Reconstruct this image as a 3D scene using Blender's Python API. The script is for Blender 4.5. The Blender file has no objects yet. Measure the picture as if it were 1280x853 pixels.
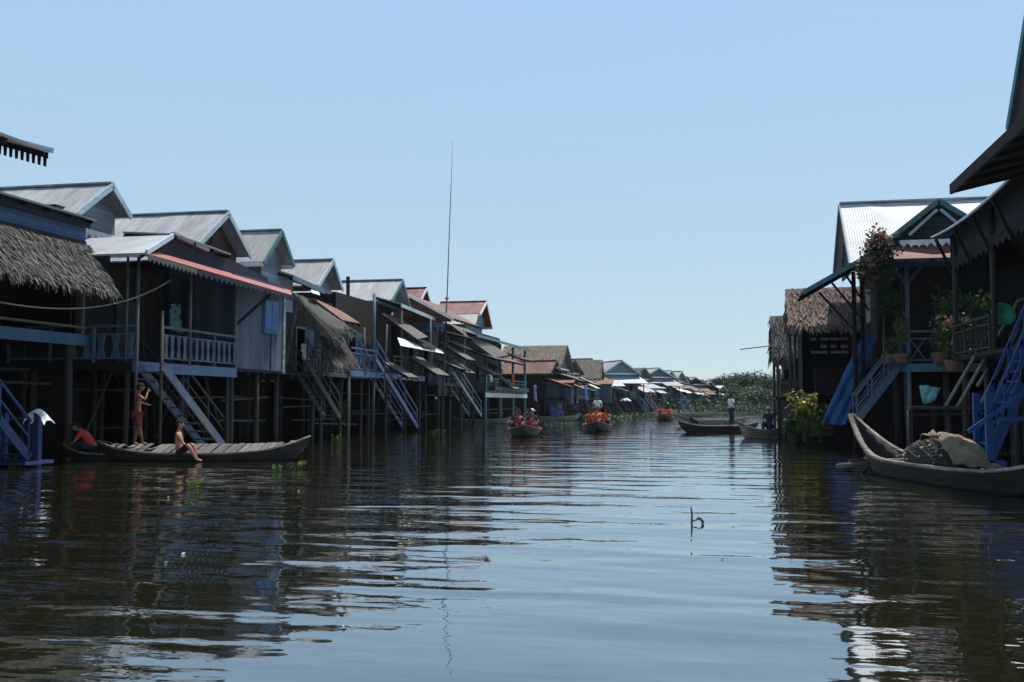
import bpy, math, random
from mathutils import Vector, Matrix
R = random.Random(7)
scene = bpy.context.scene
COL = scene.collection
rad = math.radians

# ------------------------------------------------------------------ camera maths (used to take real positions off the photograph)
F, CX, CY, YH, CAMH, YAW = 1250., 640., 426.5, 503., 1.5, rad(11.7)
PITCH = math.atan((YH-CY)/F)
def ray(px, py):
    a = (px-CX)/F; b = (CY-py)/F
    f = math.cos(PITCH)-b*math.sin(PITCH); u = math.sin(PITCH)+b*math.cos(PITCH)
    return (-f*math.sin(YAW)+a*math.cos(YAW), f*math.cos(YAW)+a*math.sin(YAW), u, f)
def X(px, py, x):
    r = ray(px, py); t = x/r[0]; return Vector((x, r[1]*t, CAMH+r[2]*t))
def Y(px, py, y):
    r = ray(px, py); t = y/r[1]; return Vector((r[0]*t, y, CAMH+r[2]*t))
def Z(px, py, z=0):
    r = ray(px, py); t = (z-CAMH)/r[2]; return Vector((r[0]*t, r[1]*t, z))
def D(px, py, d):
    r = ray(px, py); t = d/r[3]; return Vector((r[0]*t, r[1]*t, CAMH+r[2]*t))
CAMRIGHT = Vector((math.cos(YAW), math.sin(YAW), 0))

# ------------------------------------------------------------------ materials
def N(nt, t, **kw):
    n = nt.nodes.new(t)
    for k, v in kw.items(): setattr(n, k, v)
    return n
def mat(name, base, rough=.75, var=.3, scale=4., stretch=(1, 1, 1), bump=.15, metal=0., plank=None, corr=None,
        island=0., stain=None, stain_amt=.5, stain_scale=.9, spec=.3, seed=0., transl=0.):
    m = bpy.data.materials.new(name); m.use_nodes = True; nt = m.node_tree
    b = nt.nodes['Principled BSDF']
    b.inputs['Roughness'].default_value = rough; b.inputs['Metallic'].default_value = metal
    b.inputs['Specular IOR Level'].default_value = spec
    tc = N(nt, 'ShaderNodeTexCoord'); mp = N(nt, 'ShaderNodeMapping'); nt.links.new(tc.outputs['Object'], mp.inputs[0])
    mp.inputs['Scale'].default_value = stretch; mp.inputs['Location'].default_value = (seed, seed*1.7, seed*.6)
    no = N(nt, 'ShaderNodeTexNoise'); no.inputs['Scale'].default_value = scale; no.inputs['Detail'].default_value = 6; no.inputs['Roughness'].default_value = .65
    nt.links.new(mp.outputs[0], no.inputs['Vector'])
    def mult(sock, lo, hi, tin=.3, tout=.7):
        r = N(nt, 'ShaderNodeMapRange'); r.inputs[1].default_value = tin; r.inputs[2].default_value = tout
        r.inputs[3].default_value = lo; r.inputs[4].default_value = hi; nt.links.new(sock, r.inputs[0]); return r.outputs[0]
    val = mult(no.outputs['Fac'], 1-var, 1+var)
    def times(a, c):
        x = N(nt, 'ShaderNodeMath', operation='MULTIPLY'); nt.links.new(a, x.inputs[0]); nt.links.new(c, x.inputs[1]); return x.outputs[0]
    hsock = no.outputs['Fac']
    if plank:
        ax, w = plank
        sx = N(nt, 'ShaderNodeSeparateXYZ'); nt.links.new(tc.outputs['Object'], sx.inputs[0])
        dv = N(nt, 'ShaderNodeMath', operation='DIVIDE'); nt.links.new(sx.outputs['XYZ'.index(ax)], dv.inputs[0]); dv.inputs[1].default_value = w
        fr = N(nt, 'ShaderNodeMath', operation='FRACT'); nt.links.new(dv.outputs[0], fr.inputs[0])
        fl = N(nt, 'ShaderNodeMath', operation='FLOOR'); nt.links.new(dv.outputs[0], fl.inputs[0])
        wn = N(nt, 'ShaderNodeTexWhiteNoise', noise_dimensions='1D'); nt.links.new(fl.outputs[0], wn.inputs['W'])
        val = times(val, mult(wn.outputs['Value'], .72, 1.28, 0, 1))
        gp = N(nt, 'ShaderNodeMath', operation='PINGPONG'); nt.links.new(fr.outputs[0], gp.inputs[0]); gp.inputs[1].default_value = .5
        edge = mult(gp.outputs[0], 0.0, 1.0, .0, .07)
        val = times(val, mult(edge, .35, 1, 0, 1)); hsock = edge
    if corr:
        ax, w = corr
        sx = N(nt, 'ShaderNodeSeparateXYZ'); nt.links.new(tc.outputs['Object'], sx.inputs[0])
        dv = N(nt, 'ShaderNodeMath', operation='MULTIPLY'); nt.links.new(sx.outputs['XYZ'.index(ax)], dv.inputs[0]); dv.inputs[1].default_value = 2*math.pi/w
        sn = N(nt, 'ShaderNodeMath', operation='SINE'); nt.links.new(dv.outputs[0], sn.inputs[0]); hsock = sn.outputs[0]
        # sheets laid side by side weather differently
        d2 = N(nt, 'ShaderNodeMath', operation='DIVIDE'); nt.links.new(sx.outputs['XYZ'.index(ax)], d2.inputs[0]); d2.inputs[1].default_value = .83
        fl = N(nt, 'ShaderNodeMath', operation='FLOOR'); nt.links.new(d2.outputs[0], fl.inputs[0])
        wn = N(nt, 'ShaderNodeTexWhiteNoise', noise_dimensions='1D'); nt.links.new(fl.outputs[0], wn.inputs['W'])
        val = times(val, mult(wn.outputs['Value'], .86, 1.1, 0, 1))
    if island:
        g = N(nt, 'ShaderNodeNewGeometry'); val = times(val, mult(g.outputs['Random Per Island'], 1-island, 1+island, 0, 1))
    mx = N(nt, 'ShaderNodeMix', data_type='RGBA', blend_type='MULTIPLY'); mx.inputs[0].default_value = 1
    mx.inputs[6].default_value = (*base, 1)
    nt.links.new(val, mx.inputs[7]); out = mx.outputs[2]
    if stain:
        n2 = N(nt, 'ShaderNodeTexNoise'); n2.inputs['Scale'].default_value = stain_scale; n2.inputs['Detail'].default_value = 5
        nt.links.new(mp.outputs[0], n2.inputs['Vector'])
        f = mult(n2.outputs['Fac'], 0, stain_amt, .45, .68)
        m2 = N(nt, 'ShaderNodeMix', data_type='RGBA'); nt.links.new(f, m2.inputs[0]); nt.links.new(out, m2.inputs[6]); m2.inputs[7].default_value = (*stain, 1)
        out = m2.outputs[2]
    nt.links.new(out, b.inputs['Base Color'])
    if bump:
        bp = N(nt, 'ShaderNodeBump'); bp.inputs['Strength'].default_value = bump; bp.inputs['Distance'].default_value = .03
        nt.links.new(hsock, bp.inputs['Height']); nt.links.new(bp.outputs[0], b.inputs['Normal'])
    if transl:
        t = N(nt, 'ShaderNodeBsdfTranslucent'); nt.links.new(out, t.inputs[0])
        ms = N(nt, 'ShaderNodeMixShader'); ms.inputs[0].default_value = transl
        nt.links.new(b.outputs[0], ms.inputs[1]); nt.links.new(t.outputs[0], ms.inputs[2])
        nt.links.new(ms.outputs[0], nt.nodes['Material Output'].inputs['Surface'])
    return m

GREYW = (.034, .032, .03)
M = dict(
    zinc=mat('zinc_sheet', (.29, .30, .31), .6, .24, 2.2, (2.6, .55, .55), .3, corr=('X', .076), stain=(.16, .14, .125), stain_amt=.6, spec=.4),
    zinc2=mat('old_zinc_sheet', (.27, .27, .26), .6, .28, 2.5, (2.6, .55, .55), .3, corr=('X', .076), stain=(.15, .13, .11), stain_amt=.6, seed=4.3, spec=.4),
    zincy=mat('zinc_porch_sheet', (.34, .35, .36), .5, .14, 2, (2, .6, 2), .3, corr=('X', .076), stain=(.2, .16, .13), stain_amt=.4, seed=2),
    tinwhite=mat('bright_tin', (.36, .385, .40), .45, .2, 1.6, (.5, 2, 2), .25, corr=('X', .09), stain=(.27, .25, .23), stain_amt=.45, spec=.5),
    red=mat('red_sheet', (.25, .045, .038), .55, .2, 2.2, (2.5, .7, 2), .3, corr=('Y', .076), stain=(.26, .12, .09), stain_amt=.6),
    redx=mat('red_roof', (.12, .026, .027), .6, .25, 2.5, (1, 2, 2), .3, corr=('X', .076), stain=(.2, .08, .06), stain_amt=.6),
    rust=mat('rusted_sheet', (.17, .09, .065), .75, .35, 2.5, (1, 1, 1), .25, corr=('X', .076), stain=(.11, .045, .03), stain_amt=.7),
    thatch=mat('palm_thatch', (.07, .066, .062), .95, .35, 9, (1, 1, 1), .3, island=.75, spec=.1),
    thatchtan=mat('dry_thatch', (.155, .135, .11), .95, .3, 9, (1, 1, 1), .3, island=.55, spec=.1),
    thatchred=mat('brown_thatch', (.165, .12, .1), .95, .3, 9, (1, 1, 1), .3, island=.55, spec=.1),
    darkw=mat('shade_dark_timber', (.0085, .0075, .007), .85, .4, 5, (1, 1, .25), .3, plank=('Y', .17)),  # timber taken to near-black: deep porch and undercroft shade is in the base colour
    darkwx=mat('shade_dark_timber_side', (.0085, .0075, .007), .85, .4, 5, (1, 1, .25), .3, plank=('X', .17)),  # same near-black timber, shade put into its colour, boards counted along x
    post=mat('grey_timber', GREYW, .85, .4, 6, (3, 3, .4), .3),
    pale=mat('pale_timber', (.085, .083, .078), .85, .35, 6, (3, 3, .4), .3),
    slat=mat('weathered_slat', (.095, .086, .076), .85, .7, 5, (1, 4, 2), .4, island=.35),
    hullw=mat('old_boat_wood', (.17, .152, .13), .85, .6, 5, (.6, 4, 4), .5, plank=('Z', .13), stain=(.06, .05, .04), stain_amt=.8, stain_scale=2),
    hulld=mat('tarred_boat_wood', (.014, .0125, .0115), .8, .6, 5, (.6, 4, 4), .4, plank=('Z', .13), stain=(.035, .031, .027), stain_amt=.6, stain_scale=2),
    bluewall=mat('blue_boards', (.03, .065, .135), .7, .25, 4, (1, 1, 2), .25, plank=('Z', .16), stain=(.05, .07, .1), stain_amt=.6),
    navy=mat('shade_dark_navy_boards', (.007, .011, .025), .75, .3, 4, (1, 1, 1), .25, plank=('Y', .15)),  # navy paint darkened further, with the porch shade in its base colour
    greyblue=mat('greyblue_planks', (.034, .064, .108), .75, .22, 5, (2, 2, .3), .4, plank=('Y', .24), stain=(.10, .11, .11), stain_amt=.7),
    clap=mat('greyblue_clapboard', (.19, .245, .285), .75, .22, 5, (.4, .4, 3), .35, plank=('Z', .17), stain=(.12, .13, .14), stain_amt=.6),
    tealclap=mat('teal_clapboard', (.10, .20, .215), .75, .22, 5, (.4, .4, 3), .35, plank=('Z', .17), stain=(.07, .1, .1), stain_amt=.6),
    greenclap=mat('green_clapboard', (.014, .032, .034), .75, .3, 5, (.4, .4, 3), .35, plank=('Z', .17)),
    brownwall=mat('redbrown_boards', (.15, .052, .035), .8, .3, 5, (.4, .4, 3), .3, plank=('Z', .15)),
    brownclap=mat('brown_boards', (.065, .045, .036), .8, .35, 5, (.4, .4, 3), .3, plank=('Z', .17)),
    blue=mat('blue_paint', (.022, .075, .165), .55, .25, 5, (1, 1, 1), .15, stain=(.09, .1, .13), stain_amt=.5),
    deepblue=mat('deep_blue_paint', (.005, .028, .10), .6, .25, 5, (1, 1, 1), .15, stain=(.02, .03, .07), stain_amt=.5),
    royal=mat('royal_blue_paint', (.006, .045, .17), .5, .25, 5, (1, 1, 1), .15, stain=(.02, .04, .12), stain_amt=.6),
    brightblue=mat('bright_blue_shutter', (.018, .09, .26), .5, .2, 5, (1, 1, 1), .15),
    lightblue=mat('light_blue_paint', (.055, .11, .16), .6, .25, 5, (1, 1, 1), .15, stain=(.12, .15, .17), stain_amt=.6),
    tealp=mat('teal_paint', (.05, .14, .165), .6, .25, 5, (1, 1, 1), .15, stain=(.06, .1, .1), stain_amt=.6),
    trim=mat('pale_blue_trim', (.33, .42, .46), .6, .2, 5, (1, 1, 1), .1, stain=(.2, .22, .22), stain_amt=.6),
    white=mat('white_trim', (.66, .67, .66), .6, .15, 5, (1, 1, 1), .1, stain=(.4, .38, .35), stain_amt=.5),
    cloth=mat('white_cloth', (.6, .62, .65), .9, .15, 5, (1, 1, 1), .2),
    green=mat('leaf_green', (.045, .092, .027), .55, .25, 3, (1, 1, 1), 0, island=.6, transl=.3),
    dgreen=mat('leaf_dark_green', (.017, .042, .02), .55, .3, 1.2, (1, 1, 1), 0, island=.6, transl=.2),
    lgreen=mat('leaf_fresh_green', (.07, .135, .025), .5, .25, 3, (1, 1, 1), 0, island=.4, transl=.35),
    yellow=mat('leaf_yellow', (.27, .19, .02), .5, .25, 3, (1, 1, 1), 0, island=.5, transl=.3),
    pinkish=mat('blossom_rose', (.36, .10, .12), .6, .25, 3, (1, 1, 1), 0, island=.5, transl=.3),
    salmon=mat('blossom_dusty', (.32, .15, .12), .6, .25, 3, (1, 1, 1), 0, island=.5, transl=.3),
    bark=mat('bark', (.07, .055, .04), .9, .4, 8, (2, 2, .5), .4),
    clay=mat('clay_pot', (.13, .08, .06), .8, .25, 6, (1, 1, 1), .1),
    skin=mat('tan_skin', (.30, .135, .085), .55, .12, 8, (1, 1, 1), .03),
    skinr=mat('brown_skin', (.17, .07, .045), .5, .12, 8, (1, 1, 1), .03),
    hair=mat('black_hair', (.010, .008, .007), .95, .3, 30, (1, 1, 1), .2),
    redshirt=mat('red_cotton', (.55, .035, .03), .9, .15, 7, (1, 1, 1), .2),
    darkshirt=mat('dark_blue_cotton', (.02, .025, .05), .9, .2, 7, (1, 1, 1), .2),
    orange=mat('orange_vest', (.55, .085, .02), .8, .15, 7, (1, 1, 1), .2),
    redvest=mat('red_vest', (.34, .04, .025), .8, .2, 7, (1, 1, 1), .3), amber=mat('faded_orange_vest', (.5, .17, .05), .8, .25, 7, (1, 1, 1), .3),
    maroon=mat('maroon_cotton', (.14, .03, .025), .9, .2, 7, (1, 1, 1), .2),
    offwhite=mat('offwhite_cotton', (.55, .56, .54), .9, .12, 7, (1, 1, 1), .2),
    strap=mat('grey_strap', (.12, .12, .12), .6, .1),
    canvas=mat('tan_canvas', (.14, .10, .062), .9, .25, 4, (1, 1, 1), .5, stain=(.22, .17, .11), stain_amt=.7, stain_scale=2.2),
    net=mat('black_net', (.022, .021, .02), .9, .4, 14, (1, 1, 1), .6),
    floats=mat('net_floats', (.38, .36, .32), .7, .3, 6, (1, 1, 1), .1, island=.6),
    bluenet=mat('blue_net', (.022, .07, .20), .85, .35, 14, (1, 1, 1), .6, stain=(.04, .1, .2), stain_amt=.5, stain_scale=5),
    bluetarp=mat('blue_tarp', (.025, .10, .34), .6, .25, 4, (1, 1, 1), .3),
    tealbag=mat('teal_sheet', (.18, .38, .40), .7, .3, 6, (1, 1, 1), .4, stain=(.06, .16, .2), stain_amt=.6, stain_scale=4),
    plastic=mat('green_plastic', (.03, .24, .16), .5, .2, 5, (1, 1, 1), .1),
    bamboo=mat('bamboo', (.22, .19, .14), .6, .3, 6, (2, 2, .6), .2),
    mast=mat('mast_steel', (.16, .17, .18), .6, .2, 6, (1, 1, 1), .1),
    rope=mat('grey_rope', (.16, .15, .14), .9, .3, 20, (1, 1, 1), .2),
    redpaint=mat('red_paint', (.4, .04, .03), .6, .2, 5, (1, 1, 1), .1),
    soil=mat('mud', (.028, .026, .016), .95, .4, .5, (1, 1, 1), .4, stain=(.018, .034, .011), stain_amt=1., stain_scale=.25),
    metalgrey=mat('grey_plastic', (.13, .14, .15), .5, .2, 5, (1, 1, 1), .1),
)

# ------------------------------------------------------------------ mesh builder
class MB:
    def __init__(s): s.v = []; s.f = []
    def add(s, vs, fs):
        o = len(s.v); s.v += [Vector(v) for v in vs]; s.f += [tuple(i+o for i in f) for f in fs]; return s
    def box(s, c, size, rz=0):
        x, y, z = size[0]/2, size[1]/2, size[2]/2; m = Matrix.Rotation(rz, 3, 'Z')
        vs = [Vector(c)+m @ Vector(p) for p in ((-x, -y, -z), (x, -y, -z), (x, y, -z), (-x, y, -z), (-x, -y, z), (x, -y, z), (x, y, z), (-x, y, z))]
        return s.add(vs, [(3, 2, 1, 0), (4, 5, 6, 7), (0, 1, 5, 4), (1, 2, 6, 5), (2, 3, 7, 6), (3, 0, 4, 7)])
    def bb(s, x0, x1, y0, y1, z0, z1):
        return s.box(((x0+x1)/2, (y0+y1)/2, (z0+z1)/2), (abs(x1-x0), abs(y1-y0), abs(z1-z0)))
    def beam(s, p, q, w, h):
        p = Vector(p); q = Vector(q); d = (q-p).normalized(); up = Vector((0, 0, 1))
        if abs(d.z) > .98: up = Vector((1, 0, 0))
        a = d.cross(up).normalized()*w/2; b = a.cross(d).normalized()*h/2
        vs = [p-a-b, p+a-b, p+a+b, p-a+b, q-a-b, q+a-b, q+a+b, q-a+b]
        return s.add(vs, [(0, 1, 2, 3), (7, 6, 5, 4), (0, 4, 5, 1), (1, 5, 6, 2), (2, 6, 7, 3), (3, 7, 4, 0)])
    def tube(s, pts, r, n=7, r1=None):
        pts = [Vector(p) for p in pts]; k = len(pts); o = len(s.v); r1 = r if r1 is None else r1
        for i, p in enumerate(pts):
            d = (pts[min(i+1, k-1)]-pts[max(i-1, 0)]).normalized()
            up = Vector((0, 0, 1)) if abs(d.z) < .95 else Vector((1, 0, 0))
            a = d.cross(up).normalized(); b = d.cross(a)
            rr = r+(r1-r)*i/max(k-1, 1)
            for j in range(n):
                t = 2*math.pi*j/n; s.v.append(p+a*rr*math.cos(t)+b*rr*math.sin(t))
        for i in range(k-1):
            for j in range(n):
                s.f.append((o+i*n+j, o+i*n+(j+1) % n, o+(i+1)*n+(j+1) % n, o+(i+1)*n+j))
        s.f.append(tuple(o+j for j in range(n))[::-1]); s.f.append(tuple(o+(k-1)*n+j for j in range(n)))
        return s
    def slab(s, quad, t):
        q = [Vector(p) for p in quad]; n = (q[1]-q[0]).cross(q[-1]-q[0]).normalized()
        if n.z < 0: n = -n
        k = len(q); vs = q+[p-n*t for p in q]
        fs = [tuple(range(k)), tuple(range(2*k-1, k-1, -1))]+[(i, i+k, (i+1) % k+k, (i+1) % k) for i in range(k)]
        return s.add(vs, fs)
    def prism(s, poly, ex):
        q = [Vector(p) for p in poly]; ex = Vector(ex); k = len(q); vs = q+[p+ex for p in q]
        fs = [tuple(range(k)), tuple(range(2*k-1, k-1, -1))]+[(i, i+k, (i+1) % k+k, (i+1) % k) for i in range(k)]
        return s.add(vs, fs)
    def lathe(s, c, prof, n=14):
        c = Vector(c); o = len(s.v); k = len(prof)
        for r, z in prof:
            for j in range(n):
                t = 2*math.pi*j/n; s.v.append(c+Vector((r*math.cos(t), r*math.sin(t), z)))
        for i in range(k-1):
            for j in range(n):
                s.f.append((o+i*n+j, o+i*n+(j+1) % n, o+(i+1)*n+(j+1) % n, o+(i+1)*n+j))
        s.f.append(tuple(o+j for j in range(n))[::-1]); s.f.append(tuple(o+(k-1)*n+j for j in range(n)))
        return s
    def ell(s, c, r, nu=12, nv=8, zmin=-1.):
        c = Vector(c); prof = []
        for i in range(nv+1):
            t = -math.pi/2+math.pi*i/nv
            if math.sin(t) >= zmin: prof.append((max(math.cos(t), .02), math.sin(t)))
        o = len(s.v); s.lathe((0, 0, 0), prof, nu)
        for i in range(o, len(s.v)):
            p = s.v[i]; s.v[i] = c+Vector((p.x*r[0], p.y*r[1], p.z*r[2]))
        return s
    def leaf(s, p, size, dr=None, asp=.5, droop=None):
        d = Vector(dr) if dr is not None else Vector((R.gauss(0, 1), R.gauss(0, 1), R.gauss(0, .8)))
        if d.length < 1e-4: d = Vector((1, 0, 0))
        d.normalize(); w = d.cross(Vector((R.gauss(0, 1), R.gauss(0, 1), R.gauss(0, 1)))).normalized()
        p = Vector(p); a = p; b = p+d*size*.5+w*size*asp*.5; c = p+d*size; e = p+d*size*.5-w*size*asp*.5
        return s.add([a, b, c, e], [(0, 1, 2, 3)])
    def build(s, name, m, parent=None, inv=None, smooth=False, bevel=0):
        me = bpy.data.meshes.new(name)
        vs = [inv @ v for v in s.v] if inv is not None else s.v
        me.from_pydata([tuple(v) for v in vs], [], s.f); me.validate(); me.update()
        if smooth: me.polygons.foreach_set('use_smooth', [True]*len(me.polygons))
        me.materials.append(M[m] if isinstance(m, str) else m)
        o = bpy.data.objects.new(name, me); COL.objects.link(o)
        if parent is not None: o.parent = parent
        return o

def tag(o, label=None, cat=None, group=None, kind=None):
    if label: o['label'] = label
    if cat: o['category'] = cat
    if group: o['group'] = group
    if kind: o['kind'] = kind
    return o
def empty(name, loc, rz=0, label=None, cat=None, group=None):
    o = bpy.data.objects.new(name, None); COL.objects.link(o); o.location = loc; o.rotation_euler = (0, 0, rz); o.empty_display_size = .3
    return tag(o, label, cat, group)
def copy_thing(o, label, loc=None, rz=None):
    c = o.copy(); COL.objects.link(c); c['label'] = label
    if loc is not None: c.location = loc
    if rz is not None: c.rotation_euler = (0, 0, rz)
    for ch in list(o.children):
        d = ch.copy(); COL.objects.link(d); d.parent = c
        for g in list(ch.children):
            e = g.copy(); COL.objects.link(e); e.parent = d
    return c

# ------------------------------------------------------------------ houses
class House:
    def __init__(s, label, loc, rz=0, name='stilt_house', group=None, world=True, cat='house'):
        s.e = empty(name, loc, rz, label, cat, group)
        s.inv = Matrix.Translation(Vector(loc)).inverted() if world else None
    def p(s, name, mb, m, parent=None, smooth=False):
        return mb.build(name, m, parent or s.e, s.inv, smooth)
    def stilts(s, xs, ys, ztop, r=.085, m='post', zbot=-.9, skip=()):
        for x in xs:
            for y in ys:
                if (x, y) in skip: continue
                dx, dy = R.uniform(-.06, .06), R.uniform(-.08, .08); k = R.uniform(.8, 1.15)
                s.p('stilt', MB().tube([(x+dx, y+dy, zbot), (x+dx*.4+R.uniform(-.02, .02), y+dy*.5, ztop*.5), (x, y, ztop)], r*k, 8, r*k*.88), m, smooth=True)
    def understory(s, x0, x1, y0, y1, ztop, n=3):
        mb = MB(); y = y0-.9
        while y < y1+.9:
            w = R.uniform(.18, .5); mb.bb(-20.3+R.uniform(-.03, .03), -20.25, y, y+w*.97, -.8, ztop-R.uniform(.0, .25)); y += w
        s.p('added_dark_screen', mb, 'darkw')  # board screen added at the back to keep the undercroft dark
        s.p('added_dark_screen', MB().bb(x0, -17.5, y1+.5, y1+.54, -.8, ztop), 'darkwx')
        for i in range(n):
            z = R.uniform(.5, ztop*.8); x = x1-R.uniform(.0, .5)*(x1-x0)
            s.p('crossbeam', MB().tube([(x, y0+.1, z), (x, y1-.1, z+R.uniform(-.15, .15))], .04, 6), 'post')
        for i in range(n):
            y = R.uniform(y0, y1-1.4); x = x1-R.uniform(.1, .6)*(x1-x0)
            s.p('brace', MB().tube([(x, y, R.uniform(.1, .5)), (x, y+R.choice((-1.3, 1.3)), ztop-.1)], .035, 6), 'post')
    def floor(s, x0, x1, y0, y1, z, beam='blue', bh=.24, m='darkw'):
        mb = MB(); mb.bb(x0, x1, y0, y1, z-.06, z)
        n = max(2, int((y1-y0)/1.2))
        for i in range(n+1):
            y = y0+.06+(y1-y0-.12)*i/n; mb.bb(x0+.05, x1-.06, y-.05, y+.05, z-.2, z-.062)
        s.p('floor', mb, m)
        if beam: s.p('deck_beam', MB().bb(x1+.003, x1+.06, y0-.05, y1+.05, z-bh+.03, z+.03), beam)
    def room(s, x0, x1, y0, y1, z0, z1, m='darkw', door=None, t=.06, ms=None):
        """four board walls; door = list of (ya, yb, za, zb) openings in the canal-side wall"""
        mb = MB()
        mb.bb(x0, x1-t, y0, y0+t, z0, z1); mb.bb(x0, x1-t, y1-t, y1, z0, z1); mb.bb(x0, x0+t, y0+t, y1-t, z0, z1)
        ys = y0
        for (a, b, za, zb) in sorted(door or []):
            mb.bb(x1-t, x1, ys, a, z0, z1)
            if zb < z1: mb.bb(x1-t, x1, a, b, zb, z1)
            if za > z0: mb.bb(x1-t, x1, a, b, z0, za)
            ys = b
        mb.bb(x1-t, x1, ys, y1, z0, z1)
        s.p('wall', mb, m)
        for (a, b, za, zb) in (door or []):
            f = MB(); f.bb(x1+.002, x1+.05, a-.08, a, za, zb+.08); f.bb(x1+.002, x1+.05, b, b+.08, za, zb+.08); f.bb(x1+.002, x1+.05, a, b, zb, zb+.08)
            nm = 'door' if za <= z0+.05 else 'window'
            fr = s.p(nm, f, 'tealp')
            s.p('shutter', MB().bb(x1+.006, x1+.045, b+.09, b+.09+(b-a)*.9, za+.02, zb), 'greyblue', fr)
        s.p('ceiling', MB().bb(x0+t, x1-t, y0+t, y1-t, z1-.05, z1-.01), m)
    def gable(s, xf, xb, ap, near, far, roof='zinc', rake='trim', wall='clap', inset=.5, t=.05, soffit=True, cap=True, fas=None, attic=False):
        """gable roof, ridge along x; ap / near / far = (y, z) of ridge and the two eaves"""
        sg = 1 if xf > xb else -1
        A = lambda x: Vector((x, ap[0], ap[1])); Nn = lambda x: Vector((x, near[0], near[1])); Ff = lambda x: Vector((x, far[0], far[1]))
        mb = MB()
        k = 10
        for E in (Nn, Ff):
            # sheet with a few courses so the surface is not dead flat
            g = []
            for i in range(k+1):
                x = xf+(xb-xf)*i/k
                for j in range(4):
                    p = A(x).lerp(E(x), j/3.); p.z += R.uniform(-.018, .018) if 0 < i < k else 0
                    g.append(p)
            o = len(mb.v); mb.v += g+[p-Vector((0, 0, t)) for p in g]; q = len(g)
            for i in range(k):
                for j in range(3):
                    a = o+i*4+j; mb.f.append((a, a+1, a+5, a+4)); mb.f.append((a+q+4, a+q+5, a+q+1, a+q))
            for i in range(k):
                a = o+i*4+3; mb.f.append((a, a+4, a+4+q, a+q)); 
            for j in range(3):
                a = o+j; mb.f.append((a, a+q, a+1+q, a+1)); a = o+k*4+j; mb.f.append((a, a+1, a+1+q, a+q))
        rf = s.p('roof', mb, roof)
        if cap:
            c = MB(); c.beam(A(xf+.02*sg)+Vector((0, 0, .03)), A(xb)+Vector((0, 0, .03)), .2, .05); s.p('ridge_cap', c, roof, rf)
        xw = xf-inset*sg
        zb = min(near[1], far[1])-.1
        dz = Vector((0, 0, .06)); nn = Nn(xw).lerp(A(xw), .06)-dz; ff = Ff(xw).lerp(A(xw), .06)-dz
        poly = [nn, A(xw)-dz*1.4, ff, Vector((xw, ff.y, zb)), Vector((xw, nn.y, zb))]
        gw = s.p('gable_wall', MB().prism(poly, (-.05*sg, 0, 0)), wall)
        if attic:
            c = A(xw)-Vector((0, 0, (ap[1]-zb)*.62)); h = (ap[1]-zb)*.2
            s.p('attic_window', MB().prism([c+Vector((.02*sg, -h*1.2, -h)), c+Vector((.02*sg, h*1.2, -h)), c+Vector((.02*sg, h*.5, h)), c+Vector((.02*sg, -h*.5, h))], (.03*sg, 0, 0)), 'post', gw)
        for E in (Nn, Ff):
            b = MB(); d = Vector((.035*sg, 0, -.07)); b.beam(A(xf)+d, E(xf)+d, .05, .17); s.p('bargeboard', b, rake)
        if fas:
            for E in (Nn, Ff):
                s.p('fascia', MB().beam(E(xf)+Vector((0, 0, -.1)), E(xb)+Vector((0, 0, -.1)), .05, .16), fas)
        return rf
    def lean(s, quad, m, name='porch_roof', t=.05, rafters=True):
        """quad: top edge a-b, bottom edge c-d (a above d, b above c)"""
        a, b, c, d = [Vector(q) for q in quad]; mb = MB(); mb.slab([a, b, c, d], t); o = s.p(name, mb, m)
        if rafters:
            n = max(2, int((b-a).length/.9)); dz = Vector((0, 0, -t-.06))
            for i in range(n+1):
                f = .02+.96*i/n; s.p('rafter', MB().beam(a.lerp(b, f)+dz, d.lerp(c, f)+dz, .05, .09), 'darkw', o)
        return o
    def thatch(s, quad, m='thatch', name='thatch_awning', dens=1., t=.12, shag=.3):
        a, b, c, d = [Vector(q) for q in quad]; mb = MB()
        n = (b-a).cross(d-a).normalized()
        if n.z < 0: n = -n
        mb.slab([a, b, c, d], t)
        L = ((d-a).length+(c-b).length)/2; W = ((b-a).length+(c-d).length)/2
        rows = max(3, int(L/.2)); cols = max(4, int(W/.042*dens))
        for i in range(rows+1):
            v = i/rows
            for j in range(cols):
                u = (j+R.uniform(-.6, .6))/cols; u = min(max(u, 0), 1); vv = min(max(v+R.uniform(-.5, .5)/rows, 0), 1)
                p = a.lerp(b, u).lerp(d.lerp(c, u), vv)
                dn = (d-a).lerp(c-b, u).normalized(); w = (b-a).normalized()
                ln = R.uniform(.22, .5); wd = R.uniform(.012, .045)
                lift = n*R.uniform(.005, .035); tip = dn*ln*(.55 if v > .9 else 1)+w*R.uniform(-.12, .12)+n*R.uniform(-.01, .05)
                if v > .93: tip = tip*1.0+Vector((0, 0, -R.uniform(.02, shag)))
                p = p+lift
                mb.add([p-w*wd, p+w*wd, p+w*wd*.6+tip, p-w*wd*.6+tip], [(0, 1, 2, 3)])
        o = s.p(name, mb, m)
        # frayed edge seen from the side
        e = MB()
        for (p0, p1) in ((a, d), (b, c), (d, c)):
            k = int((p1-p0).length/.05)
            for i in range(k):
                q = p0.lerp(p1, (i+R.random())/max(k, 1))
                tip = Vector((R.uniform(-.06, .06), R.uniform(-.06, .06), -R.uniform(.1, .32)))
                wv = (p1-p0).normalized()*R.uniform(.02, .05)
                e.add([q-wv, q+wv, q+tip+wv*.4, q+tip-wv*.4], [(0, 1, 2, 3)])
        s.p('fringe', e, m, o)
        return o
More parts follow.
